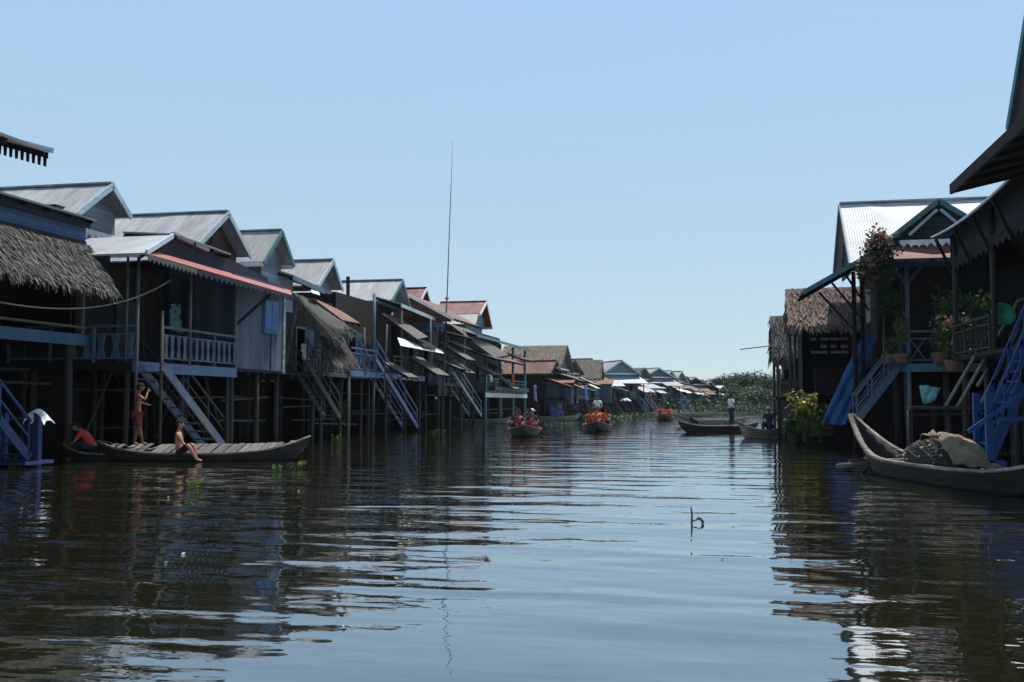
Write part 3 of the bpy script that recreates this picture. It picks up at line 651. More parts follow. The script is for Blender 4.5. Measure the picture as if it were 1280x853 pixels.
def clutter(hh, y0, y1, n, z0=3.2, z1=5.6, x=-15.6):
    for i in range(n):
        yq = R.uniform(y0, y1-1.8); z = R.uniform(z0, z1); w_ = R.uniform(1.2, 2.6); d_ = R.uniform(.8, 1.7); dr = d_*R.uniform(.35, .7)
        if R.random() < .4: hh.thatch([(x, yq, z), (x, yq+w_, z), (x+d_, yq+w_, z-dr), (x+d_, yq, z-dr)], R.choice(['thatch', 'thatchred', 'thatchtan']), 'thatch_awning', .6)
        else: hh.lean([(x, yq, z), (x, yq+w_, z), (x+d_, yq+w_, z-dr), (x+d_, yq, z-dr)], R.choice(['slat', 'rust', 'zinc2', 'slat']), 'awning', .04)
        hh.post((x+d_*.8, yq+w_*.5, z-dr*.8), (x+.1, yq+w_*.5, z-1.0), .03, 'post', 'strut')
clutter(hs['H5'], 44.5, 51.5, 3); clutter(hs['H6'], 52.5, 60.5, 4); clutter(hs['H7'], 61, 72, 4, 3.3, 5.0)
# ------------------------------------------------------------------ right bank
# R0: nearest, canopy corner and steep gable
h = House('nearest right-bank house with a dark canopy corner jutting over the frame edge', (6.5, 18, 0), group=RIGHTG)
t = Y(1190, 232, 21.5)
h.lean([(t.x+3.4, t.y, t.z+.75), (t.x+3.4, t.y-7, t.z+.75), (t.x, t.y-7, t.z), (t.x, t.y, t.z)], 'darkwx', t=.08)
h.strip((t.x-.02, t.y, t.z-.08), (t.x-.02, t.y-7, t.z-.08), .06, .2, 'darkw', 'fascia')
g = Y(1262, 158, 20.5)
h.gable(g.x, g.x+6, (g.y-2.6, g.z+3.2), (g.y-5.2, g.z), (g.y, g.z), 'zinc', 'tealp', 'navy')
h.room(g.x+6, t.x+2.6, t.y-6.6, t.y-.6, 3.0, t.z+.55, 'navy', t=.06) if False else None
mb = MB(); mb.bb(t.x+2.6, t.x+2.68, t.y-6.6, t.y-1.6, 3, t.z+.6); mb.bb(t.x+2.68, t.x+7, t.y-1.66, t.y-1.6, 3, g.z); mb.bb(t.x+2.68, t.x+7, t.y-6.6, t.y-6.54, 3, g.z); h.p('wall', mb, 'navy')
h.p('upper_wall', MB().bb(g.x+.5, g.x+.56, g.y-5, g.y-.2, t.z+.5, g.z), 'navy')
h.p('floor', MB().bb(t.x+1.6, t.x+7, t.y-6.6, t.y-1.6, 2.9, 3.0), 'darkw')
h.stilts((t.x+1.8, t.x+3.6, t.x+6.5), (t.y-6.2, t.y-3.9, t.y-1.9), 2.9); 
for q in (t.y-6.2, t.y-1.8): h.post((t.x+1.7, q, 3), (t.x+1.7, q, t.z+.3), .07, 'post')
h.rail((t.x+1.65, t.y-6.4, 3), (t.x+1.65, t.y-1.7, 3), .9, 'post')
# blue stair of this house, rising to the right
a = Y(1236, 530, 22.3); b = Y(1300, 428, 22.3)
h.stairs(b, (a.x, a.y, .35), (0, .9, 0), 'royal', 'royal', 11)
h.p('newel_post', MB().bb(a.x-.07, a.x+.07, 22.2, 22.34, -.8, 1.7), 'royal'); h.p('newel_post', MB().bb(a.x-.07, a.x+.07, 23.2, 23.34, -.8, 1.7), 'royal')
h.p('landing', MB().bb(a.x-.5, a.x+.3, 22.2, 23.3, .2, .3), 'royal')
h.p('stair_frame', MB().beam((a.x+.1, 22.1, 1.15), (a.x+1.9, 22.1, 1.2), .09, .09).beam((a.x-.45, 22.05, .9), (a.x+.9, 22.05, 1.9), .08, .08), 'royal')

# R1: middle, dark porch behind, pale-edged eave
h = House('dark porch house with a pale curved eave and navy upper wall', (7.2, 27, 0), group=RIGHTG)
e0 = Y(1166, 297, 31.5)
pts = []
for i in range(9):
    f = i/8; yy = 31.5-8.5*f; pts.append(Vector((e0.x+.0, yy, e0.z+.16*(2*f-1)**2-.16)))
for i in range(8):
    pass
mb = MB(); cc = []
for p in pts: cc += [p, p+Vector((3.6, 0, 1.5))]
mb.add(cc, [(2*i, 2*i+1, 2*i+3, 2*i+2) for i in range(8)]); mb.add([v-Vector((0, 0, .06)) for v in cc], [(2*i+2, 2*i+3, 2*i+1, 2*i) for i in range(8)])
h.p('porch_roof', mb, 'darkwx'); h.p('eave_bright_edge', MB().tube([p+Vector((-.03, 0, .0)) for p in pts], .035, 6), 'trim')  # pale strip painted in for the bright backlit edge of the eave
h.p('upper_wall', MB().bb(e0.x+.55, e0.x+.62, 23, 31.3, e0.z-.75, e0.z+.15), 'navy')
h.strip((e0.x+.5, 23, e0.z-.78), (e0.x+.5, 31.3, e0.z-.78), .1, .14, 'darkw', 'lintel'); h.valance((e0.x+.48, 31.3, e0.z-.85), (e0.x+.48, 23, e0.z-.85), .25, 'darkw', .5)
for q in (25, 27, 29, 31.2): h.strip((e0.x+.5, q, e0.z-1.2), (e0.x+.02, q, e0.z-.1), .06, .08, 'darkw', 'strut')
h.p('wall', MB().bb(e0.x+2.2, e0.x+2.28, 23, 31.3, 2.8, e0.z+.8).bb(e0.x+2.28, e0.x+7, 31.24, 31.3, 2.8, e0.z+1.3).bb(e0.x+2.28, e0.x+7, 23, 23.06, 2.8, e0.z+1.3), 'darkw')
h.p('floor', MB().bb(e0.x+.4, e0.x+7, 23, 31.3, 2.7, 2.8), 'darkw'); h.p('added_dark_panel', MB().bb(e0.x+.45, e0.x+7, 31.32, 31.38, e0.z-1.05, e0.z-.0), 'darkwx')  # end panel added to cover a bright gap and keep the porch dark
h.gable(e0.x+2.4, e0.x+8, (27.2, e0.z+2.6), (30.9, e0.z+.6), (23.4, e0.z+.6), 'zinc', 'tealp', 'greenclap')
h.p('added_dark_screen', MB().bb(e0.x+2.0, e0.x+2.05, 22.8, 31.6, -.8, 2.7), 'darkw'); h.p('added_dark_screen', MB().bb(e0.x+2.06, e0.x+7, 31.5, 31.55, -.8, 2.7), 'darkwx')  # added dark screens stand in for the shade below the porch
h.stilts((e0.x+.7, e0.x+3, e0.x+6.4), (23.4, 26, 28.6, 31), 2.7)
for q in (23.3, 27, 31.1): h.post((e0.x+.5, q, 2.8), (e0.x+.5, q, e0.z), .07, 'post')
h.rail((e0.x+.45, 27.2, 2.8), (e0.x+.45, 31.1, 2.8), .9, 'post', 'bal')
h.rail((e0.x+.45, 31.15, 2.8), (e0.x+2.1, 31.15, 2.8), .9, 'post', 'bal')
hR1 = h
# R2: white tin roof, side gable, red awning
h = House('house with a glaring white tin roof, small side gable and red awning strip', (6.0, 36, 0), group=RIGHTG)
yR = 38.2
ap, g0 = Y(1050, 255, yR), Y(1066, 330, yR-2.3)
h.gable(ap.x, ap.x+8, (yR, ap.z), (yR-2.6, ap.z-2.55), (yR+2.2, ap.z-2.2), 'tinwhite', 'tealp', 'greenclap', inset=.25)
h.room(ap.x+8, ap.x+.9, yR-1.6, yR+1.8, 2.75, ap.z-2.2, 'greenclap') if False else None
mb = MB(); mb.bb(ap.x+.9, ap.x+7, yR-2.1, yR-2.03, 2.75, ap.z-2.4).bb(ap.x+.9, ap.x+.97, yR-2.02, yR+1.8, 2.75, ap.z-2.3).bb(ap.x+.97, ap.x+7, yR+1.74, yR+1.8, 2.75, ap.z-2.3); h.p('wall', mb, 'darkwx')
yn = 34.
A = Y(1173, 249, yn); Bq = Y(1085, 318, yn); Cq = Y(1003, 364, yn); Dq = Y(1204, 274, yn)
h.lean([A, A+Vector((0, 2.6, -.05)), Bq+Vector((0, 2.6, 0)), Bq], 'rust'); h.lean([Bq+Vector((0, 0, .03)), Bq+Vector((0, 2.6, .03)), Cq+Vector((0, 1.9, -.02)), Cq], 'rust', 'lean_to_roof')
h.lean([A+Vector((0, 2.6, .01)), A+Vector((0, 0, .01)), Dq+Vector((1.3, 0, -.7)), Dq+Vector((1.3, 2.6, -.7))], 'rust')
dn = Vector((0, -.04, -.06))
h.strip(A+dn, Bq+dn, .05, .16, 'tealp', 'bargeboard'); h.strip(A+dn, Dq+dn+Vector((1.3, 0, -.7)), .05, .16, 'tealp', 'bargeboard'); h.strip(Bq+dn, Cq+dn, .05, .14, 'tealp', 'bargeboard')
h.strip(A+dn+Vector((-.05, .03, -.28)), Y(1136, 292, yn)+dn, .04, .09, 'trim', 'trim_board'); h.strip(A+dn+Vector((.05, .03, -.28)), Y(1200, 282, yn), .04, .09, 'trim', 'trim_board')
h.p('side_gable', MB().prism([A+Vector((0, .2, -.2)), Y(1205, 285, yn+.2), Y(1205, 305, yn+.2), Y(1112, 305, yn+.2), Y(1115, 296, yn+.2)], (0, .06, 0)), 'greenclap')
z1 = Y(1150, 305, yn).z; xl, xr = Y(1112, 310, yn).x, Y(1202, 310, yn).x
h.lean([(xl, yn+.15, z1), (xr, yn+.15, z1), (xr+.05, yn-1.15, z1-.62), (xl-.05, yn-1.15, z1-.62)], 'redx', 'awning')
h.valance((xr, yn-.1, z1+.12), (xl+.3, yn-.1, z1+.12), .24, 'white', .22)
zb = Y(1150, 326, yn).z
h.strip((xl+.1, yn-.1, zb-.12), (xr+.5, yn-.1, zb-.12), .08, .16, 'blue', 'lintel')
pc = Y(1136, 455, yn)
h.post((pc.x, yn, -.9), (pc.x, yn, zb), .07, 'lightblue'); h.post((pc.x-.14, yn+.1, 2.7), (pc.x-.14, yn+.1, zb), .05, 'post')
for sx in (-1, 1): h.strip((pc.x, yn-.02, zb-.75), (pc.x+.45*sx, yn-.02, zb-.2), .04, .1, 'blue', 'corner_bracket')
h.p('floor', MB().bb(pc.x-.1, pc.x+6, yn-.05, yR+2, 2.62, 2.72), 'darkw'); h.strip((pc.x-.1, yn-.09, 2.6), (pc.x+2.2, yn-.09, 2.6), .07, .26, 'tealp', 'deck_beam'); h.strip((pc.x-.14, yn-.09, 2.6), (pc.x-.14, yR+2, 2.6), .07, .24, 'blue', 'side_beam')
h.rail((pc.x, yn-.02, 2.72), (pc.x+2.2, yn-.02, 2.72), 1.05, 'lightblue', 'cross', .5)
h.p('back_wall', MB().bb(pc.x+.6, pc.x+6, yn+2.2, yn+2.26, 2.7, zb), 'darkwx')
h.p('added_dark_screen', MB().bb(ap.x+.3, pc.x+7, yn+3.2, yn+3.25, -.8, 2.6), 'darkwx'); h.p('added_dark_screen', MB().bb(pc.x+1.9, pc.x+1.95, yn+.5, yR+2, -.8, 2.6), 'darkw')  # screens added to darken the light gap under the deck
h.stilts((pc.x, pc.x+1.2, pc.x+4), (yn+.4, yn+2.4, yR+1.6), 2.6, .1); h.strip((pc.x-.1, yn+.25, 1.1), (pc.x+3, yn+.25, 1.15), .06, .08, 'post', 'crossbeam')
for dxp in (Y(1068, 400, 35.2), Y(1078, 400, 35.6)): h.post((dxp.x, dxp.y, -.9), (dxp.x, dxp.y, Y(1073, 336, 35.4).z), .07, 'darkw')
for (p0, p1, d) in (((1072, 418), (1024, 366), 35.2), ((1078, 400), (1040, 354), 35.2), ((1086, 388), (1056, 342), 35.2)): h.strip(Y(*p0, d), Y(*p1, d), .06, .07, 'darkw', 'strut')
# stairs: light blue flight and its dark-blue neighbour
a = Y(1133, 446, 34.4); b = Y(1070, 528, 34.2)
h.stairs(a, b, (0, .9, 0), 'lightblue', 'post', 11)
a = Y(1092, 424, 36.4); b = Y(1036, 532, 36.0)
h.stairs(a, b, (0, .8, 0), 'deepblue', 'post', 11, hand=False)
h.p('hanging_strip', MB().slab([Y(1082, 362, 37), Y(1088, 362, 37), Y(1088, 402, 36.9), Y(1083, 404, 36.9)], .02), 'white')

# R3, R4: thatched shacks
def shack(label, pxl, pyt, pyb, yy, wid, m, fl=1.9):
    a = Y(pxl, pyt, yy+1.6); b = Y(pxl, pyb, yy)
    h = House(label, (a.x+2, yy+1.2, 0), group=RIGHTG)
    a.x = b.x = min(a.x, b.x)
    h.thatch([a, a+Vector((wid, 0, .05)), b+Vector((wid, 0, 0)), b], m, 'thatch_roof', .9)
    h.thatch([a+Vector((0, .01, .02)), a+Vector((wid, .01, .07)), Vector((b.x+wid, yy+3.2, b.z)), Vector((b.x, yy+3.2, b.z))], m, 'thatch_roof', .5)
    h.p('gable_wall', MB().prism([(b.x+.25, yy+.2, b.z), (b.x+.25, yy+1.6, a.z-.1), (b.x+.25, yy+3, b.z)], (.05, 0, 0)), 'darkw')
    h.p('floor', MB().bb(b.x+.1, b.x+wid, yy+.1, yy+3.1, fl-.1, fl), 'darkw')
    for xx in (b.x+.2, b.x+wid*.5, b.x+wid-.2):
        for q in (yy+.25, yy+3): h.post((xx+R.uniform(-.05, .05), q, -.9), (xx, q, b.z+.1), .06, 'post', 'stilt')
    h.p('wall', MB().bb(b.x+.6, b.x+wid, yy+2.9, yy+2.95, fl, b.z+.2).bb(b.x+.5, b.x+.55, yy+.9, yy+2.9, fl, b.z+.2).bb(b.x+.9, b.x+wid, yy+.4, yy+.45, fl, fl+.9), 'darkwx')
    mb = MB(); x = b.x+.3
    while x < b.x+wid:
        w_ = R.uniform(.12, .4); mb.bb(x, x+w_+.02, yy+2.6+R.uniform(-.02, .02), yy+2.64, -.8, fl-R.uniform(.05, .3)); x += w_
    h.p('added_dark_screen', mb, 'darkwx')  # added backing boards, keep bright water from showing under the floor
    for k in range(5): h.p('crossbeam', MB().tube([(b.x+.1, yy+R.uniform(.2, 1.5), R.uniform(.2, fl)), (b.x+wid, yy+R.uniform(.2, 1.5), R.uniform(.2, fl))], .04, 6), 'post')
    return h, a, b
h, a, b = shack('shack with a brown thatched roof and slatted upper sides beside the blue nets', 987, 362, 408, 39, 4.6, 'thatchred')
for k, (z0, z1) in enumerate(((.16, .08), (.45, .1), (.72, .12), (.95, .1))):
    for i in range(9):
        x0 = b.x+.75+i*.36
        if R.random() < .8: h.p('slat', MB().bb(x0, x0+R.uniform(.2, .36), 38.98-.01*k, 39.02-.01*k, b.z-z0-z1, b.z-z0), 'pale')
h2, a2, b2 = shack('small shack with pale frayed thatch beyond the brown thatched one', 966, 396, 446, 42.5, 2.6, 'thatch', 1.7)
h2.p('pole', MB().tube([Y(925, 437, 42.4), Y(985, 430, 42.4)], .025, 6), 'bamboo')
for i in range(4):
    q = Vector((b2.x+R.uniform(-.1, .4), 42.4, b2.z-R.uniform(.1, .6))); h2.p('thatch_scrap', MB().slab([q, q+Vector((.2, 0, .03)), q+Vector((.22, .02, -.35)), q+Vector((.03, 0, -.3))], .02), 'thatch')
h2.p('screen', MB().bb(b2.x+.3, b2.x+2.4, 42.7, 42.74, .2, b2.z-.9), 'brownclap')

# ------------------------------------------------------------------ mast, ropes
mz = X(553, 520, -14.9); mt = X(566, 176, -14.9)
e = empty('antenna_mast', (-14.9, mz.y, 0), 0, 'tall thin mast rising above the red-brown house', 'mast')
I = Matrix.Translation(Vector(e.location)).inverted()
pm = mz.lerp(mt, .42)
MB().tube([(mz.x, mz.y, -.8), mz, pm], .075, 8, .05).build('lower_pole', 'post', e, I, True); MB().tube([pm-Vector((0, 0, .4)), mz.lerp(mt, .7), mt], .036, 7, .018).build('upper_pole', 'mast', e, I, True)
for zz in (-.3, -.1): MB().beam(pm+Vector((-.1, 0, zz)), pm+Vector((.1, 0, zz)), .16, .05).build('clamp', 'post', e, I)
a, b = X(0, 378, -15.2), X(214, 350, -15.2); pts = []
for i in range(17):
    f = i/16; p = a.lerp(b, f); p.z -= .75*4*f*(1-f)*.5*(1+.3*f); pts.append(p)
tag(MB().tube(pts, .02, 6).build('rope', 'rope', smooth=True), 'slack grey rope strung from the thatched awning to the red awning', 'rope')

# ------------------------------------------------------------------ boats
def boat(name, label, loc, rz, L=5.5, B=1.2, fb=.28, bow=.55, stern=.4, m='hullw', cat='boat', deck=True, group=None, dm='slat', draft=.2, gun=None, thw=2, decklen=.72, tilt=0., pw=3.2, gw=0., rake=0.):
    e = empty(name, loc, rz, label, cat, group)
    n = 28; k = 9; mb = MB(); V = []
    for i in range(n+1):
        t = -1+2*i/n; at = abs(t); r = bow if t > 0 else stern
        w = B/2*max(.012, (1-at**2.6))**.8 if at < 1 else .012
        w = max(w, .016); top = fb+r*at**pw; bot = -draft+(top+draft-.16)*at**4.5
        out = []; inn = []
        for j in range(k):
            s_ = -1+2*j/(k-1); a = abs(s_)
            y = w*math.copysign(a**.75, s_); z = bot+(top-bot)*a**2.6
            out.append(Vector((t*L/2*(1+0.02*(z)), y, z)))
            w2 = max(w-.035, .01); inn.append(Vector((t*L/2*(.985), w2*math.copysign(a**.75, s_), max(bot+.05+(top-bot-.05)*a**2.6, bot+.05))))
            inn[-1].z = min(inn[-1].z, top) if a < 1 else top
        if rake and t > 0:
            for p_ in out+inn: p_.x += rake*max(0., p_.z)*at**3
        V.append(out+inn)
    for row in V: mb.v += row
    q = 2*k
    for i in range(n):
        for j in range(k-1):
            a = i*q+j; mb.f.append((a, a+1, a+q+1, a+q)); c = i*q+k+j; mb.f.append((c, c+q, c+q+1, c+1))
        for j in (0, k-1): a = i*q+j; mb.f.append((a, a+q, a+q+k, a+k))
    for i in (0, n):
        for j in range(k-1): a = i*q+j; mb.f.append((a, a+k, a+k+1, a+1))
    mb.build('hull', m, e, None, True)
    for sd in (-1, 1):
        g = MB(); pts = []
        for i in range(n+1):
            pts.append(V[i][0 if sd < 0 else k-1]+Vector((0, .01*sd, .0)))
        
        if gw:
            sw = []
            for i_, p_ in enumerate(pts):
                tn = (pts[min(i_+1, n)]-pts[max(i_-1, 0)]).normalized(); sd_ = Vector((tn.y, -tn.x, 0)); sd_ = sd_.normalized()*gw/2; u_ = Vector((0, 0, .03))
                sw += [p_-sd_-u_, p_+sd_-u_, p_+sd_+u_, p_-sd_+u_]
            g.add(sw, [(i_*4+j_, i_*4+(j_+1) % 4, i_*4+4+(j_+1) % 4, i_*4+4+j_) for i_ in range(n) for j_ in range(4)]+[(0, 1, 2, 3), (n*4+3, n*4+2, n*4+1, n*4)])
        else: g.tube(pts, .032, 6)
        g.build('gunwale', gun or m, e, None, True)
    if deck:
        d = MB(); x = -L/2*decklen; i = 0
        while x < L/2*decklen:
            t = x/(L/2); wd = R.uniform(.13, .19); w = B/2*max(.05, (1-abs(t)**2.6))**.8-.06; z = fb-.06+ (bow if t > 0 else stern)*abs(t)**pw
            if R.random() < .93:
                d.box((x, R.uniform(-.02, .02), z+R.uniform(-.012, .012)), (wd*.8, 2*w*R.uniform(.93, 1.0), .03), R.uniform(-.03, .03))
                for v in d.v[-8:]: v.z += (v.y+w)*tilt
            x += wd
        d.build('deck', dm, e)
    for i in range(thw):
        x = L*.5*(-.5+1.0*i/max(1, thw-1)) if thw > 1 else 0
        w = B/2*max(.05, (1-abs(x/(L/2))**2.6))**.8; z = fb-.01+ (bow if x > 0 else stern)*abs(x/(L/2))**pw
        MB().bb(x-.09, x+.09, -w+.02, w-.02, z-.045, z).build('thwart', dm, e)
    return e
AW = YAW  # camera right direction angle
LB = 'wooden boats moored along the canal'
b_left = boat('wooden_boat', 'long slat-decked boat moored at the left with two bare-chested people', Vector((*Z(254, 575.5)[:2], 0)), AW, 5.45, 1.4, .2, .42, .3, 'hulld', group=LB, thw=0, decklen=.86, gun='hullw', tilt=.2)
b_red = boat('wooden_boat', 'short dark boat carrying the person in a red shirt', Vector((*Z(118, 576)[:2], 0))+Vector((.12, .62, 0)), AW, 2.6, .9, .16, .2, .28, 'hulld', group=LB, thw=1, gun='hullw')
boat('wooden_boat', 'narrow canoe moored below the house with the pale balcony', Vector((*Z(605, 530)[:2], 0)), AW+.15, 4.6, .85, .3, .3, .3, 'hullw', group=LB, dm='post')
boat('wooden_boat', 'low canoe by the foot of the blue stair', Vector((*Z(530, 533)[:2], 0)), AW, 3.6, .8, .22, .2, .2, 'hulld', group=LB, dm='post')
boat('wooden_boat', 'canoe by the blue tarpaulin under the thatched houses', Vector((*Z(693, 526)[:2], 0)), AW, 4.2, .8, .3, .3, .3, 'hullw', group=LB, dm='post')
boat('wooden_boat', 'canoe moored under the pointed grey gabled house', Vector((*Z(798, 521)[:2], 0)), AW, 4.4, .8, .3, .4, .3, 'hullw', group=LB, dm='post')
b_man = boat('wooden_boat', 'low boat the person in a white shirt stands on', Vector((*Z(898, 541)[:2], 0)), AW+math.pi, 3.9, .95, .34, .25, .2, 'hulld', group=LB, gun='hullw', dm='pale')
boat('wooden_boat', 'pale decked boat behind the one with the standing person', Vector((*Z(890, 533)[:2], 0)), AW+math.pi, 4.6, .95, .4, .4, .2, 'hullw', group=LB, dm='pale')
boat('wooden_boat', 'small boat with a dark raised bow beside the standing person', Vector((*Z(886, 536.5)[:2], 0)), AW+math.pi+.1, 2.2, .8, .3, .45, .2, 'hulld', group=LB, dm='white')
b_load = boat('wooden_boat', 'loaded boat nosing out beside the yellow plants on the right', Vector((*Z(962, 548)[:2], 0)), AW+math.pi+.12, 2.6, 1.0, .34, .35, .25, 'hullw', group=LB, dm='post')
boat('wooden_boat', 'far canoe alone by the foot of the last houses', Vector((*Z(862, 521)[:2], 0)), AW, 5.5, .9, .35, .3, .3, 'hullw', group=LB, dm='pale')
# big boat at right: bow points to the left, away
b0 = Z(1088, 590.); b1 = Z(1292, 622.)
dirv = Vector((b0.x-b1.x, b0.y-b1.y, 0)); LL = 6.6; cen = Vector((b0.x, b0.y, 0))-dirv.normalized()*(LL/2-.25)
b_big = boat('wooden_boat', 'large weathered boat at the right with a high raised bow', cen, math.atan2(dirv.y, dirv.x), LL, 1.02, .34, .88, .3, 'hulld', group=LB, thw=2, decklen=.5, dm='hullw', gun='hullw', pw=5., gw=.1, rake=.5)

# cargo on the big boat: a heap of nets under a canvas
def on_boat(b, x, y, z): return b.matrix_local @ Vector((x, y, z))
bpy.context.view_layer.update()
rzb = b_big.rotation_euler[2]
o = Vector(b_big.location)+Matrix.Rotation(rzb, 3, 'Z') @ Vector((.05, 0, 0))
e = empty('fishing_net', (o.x, o.y, .33), rzb, 'dark heap of fishing net with pale floats in the large boat', 'net'); e.scale = (.84, .84, .74)
mb = MB(); nu, nv = 40, 14; hgt = lambda u, v: None
for i in range(nv+1):
    for j in range(nu):
        t = i/nv; a = 2*math.pi*j/nu; r = math.sin(t*math.pi/2)
        mb.v.append(Vector((r*math.cos(a)*1.25+R.uniform(-.03, .03), r*math.sin(a)*.6+R.uniform(-.02, .02), .68*math.cos(t*math.pi/2)**.8*(1+.12*math.sin(3*a+t*5))+R.uniform(-.035, .035))))
for i in range(nv):
    for j in range(nu): mb.f.append((i*nu+j, i*nu+(j+1) % nu, (i+1)*nu+(j+1) % nu, (i+1)*nu+j))
mb.build('net_heap', 'net', e, None, False)
for i in range(46):
    a = R.uniform(.1, math.pi+.9); t = R.uniform(.3, .95); r = math.sin(t*math.pi/2)
    p = Vector((r*math.cos(a)*1.27, r*math.sin(a)*.62, .68*math.cos(t*math.pi/2)**.8*(1+.12*math.sin(3*a+t*5))+.01)); s_ = R.uniform(.014, .03); MB().ell(p, (s_*1.5, s_, s_), 6, 4).build('float', 'floats', e)
nt_ = MB()
def heap(a, t): 
    r_ = math.sin(t*math.pi/2); return Vector((r_*math.cos(a)*1.27, r_*math.sin(a)*.62, .68*max(0, math.cos(t*math.pi/2))**.8*(1+.12*math.sin(3*a+t*5))+.015))
for k in range(70):
    a0 = R.uniform(0, 6.28); da = R.choice((-1, 1))*R.uniform(.3, 1.4); t0_ = R.uniform(.05, .5); t1_ = R.uniform(.6, 1.)
    nt_.tube([heap(a0+da*f+.12*math.sin(9*f+k), t0_+(t1_-t0_)*f)+Vector((0, 0, R.uniform(0, .03))) for f in [q_/9 for q_ in range(10)]], R.uniform(.006, .013), 4)
nt_.build('netting', 'bark', e)
# canvas: a folded strip laid along the top of the heap, lifted into a dark mouth at its bow end
mb = MB(); g = []; nu, nv = 44, 14
for i in range(nu+1):
    u = -1+2*i/nu
    for j in range(nv+1):
        v = -1+2*j/nv
        x = u*1.5; wv = .50 if u < .25 else .50-.12*(u-.25)
        lowr = -.75 if u < -.3 else (-.42 if u < .45 else -.42-.75*(u-.45))
        vv = lowr+(1-lowr)*(v+1)/2
        y = vv*wv; heap = .70*max(0., 1-(x/1.42)**2-(y/.8)**2)**.5
        z = heap+.06+.035*math.sin(u*9+v*2.3)+.035*math.sin(v*6+u*5)+.012*math.sin(u*21-v*4)
        if u > .3: z = heap*.55+.1+(.34*(1-abs(v)**1.5))*(1-((u-.3)/.7))+.04*math.sin(v*9+u*6)+.03
        g.append(Vector((x+R.uniform(-.02, .02), -y+.05*math.sin(u*6), z+R.uniform(-.012, .012))))
fs = [(i*(nv+1)+j, i*(nv+1)+j+1, (i+1)*(nv+1)+j+1, (i+1)*(nv+1)+j) for i in range(nu) for j in range(nv)]
mb.add(g, fs); cv = mb.build('canvas_sheet', 'canvas', None, None, True); cv.scale = (.84, .84, .74); cv.location = (o.x, o.y, .345); cv.rotation_euler = (0, 0, rzb)
tag(cv, 'crumpled tan canvas thrown over the net heap in the large boat', 'canvas')
sm = cv.modifiers.new('thick', 'SOLIDIFY'); sm.thickness = .02
# floating poles beside the bow
e = empty('bamboo_raft', Z(1078, 583), .3, 'few broken poles floating tied beside the high bow', 'poles'); 
p0, p1 = Z(1046, 583, .12), Z(1108, 577, .22); I = Matrix.LocRotScale(Vector(e.location), Matrix.Rotation(.3, 3, 'Z'), None).inverted()
MB().tube([p0, p1], .055, 7, .045).build('pole', 'pale', e, I, True); MB().tube([Z(1062, 578, .2), Z(1102, 572, .28)], .05, 7).build('pole', 'post', e, I, True)
MB().tube([Z(1072, 598, -.15), Z(1086, 580, .2)], .03, 6).build('stake', 'post', e, I, True); MB().tube([Z(1096, 597, -.15), Z(1112, 578, .25)], .035, 6).build('stake', 'post', e, I, True)

# ------------------------------------------------------------------ people
def skin_mesh(name, nodes, links, m, parent, sub=1, root=0):
    me = bpy.data.meshes.new(name); me.from_pydata([n[0] for n in nodes], links, []); o = bpy.data.objects.new('tmp', me); COL.objects.link(o)
    sk = o.modifiers.new('s', 'SKIN'); sk.use_smooth_shade = True
    for i, n in enumerate(nodes):
        d = me.skin_vertices[0].data[i]; r = n[1]; d.radius = r if isinstance(r, tuple) else (r, r); d.use_root = (i == root)
    sb = o.modifiers.new('b', 'SUBSURF'); sb.levels = sub; sb.render_levels = sub
    dg = bpy.context.evaluated_depsgraph_get(); dg.update(); ev = o.evaluated_get(dg)
    me2 = bpy.data.meshes.new_from_object(ev); bpy.data.objects.remove(o); bpy.data.meshes.remove(me)
    return me2
def add_mesh(mb, me, off=None):
    mb.add([v.co for v in me.vertices], [tuple(p.vertices) for p in me.polygons]); bpy.data.meshes.remove(me)
def limb(mb, pts, rs):
    add_mesh(mb, skin_mesh('l', [(tuple(p), r) for p, r in zip(pts, rs)], [(i, i+1) for i in range(len(pts)-1)], None, None))
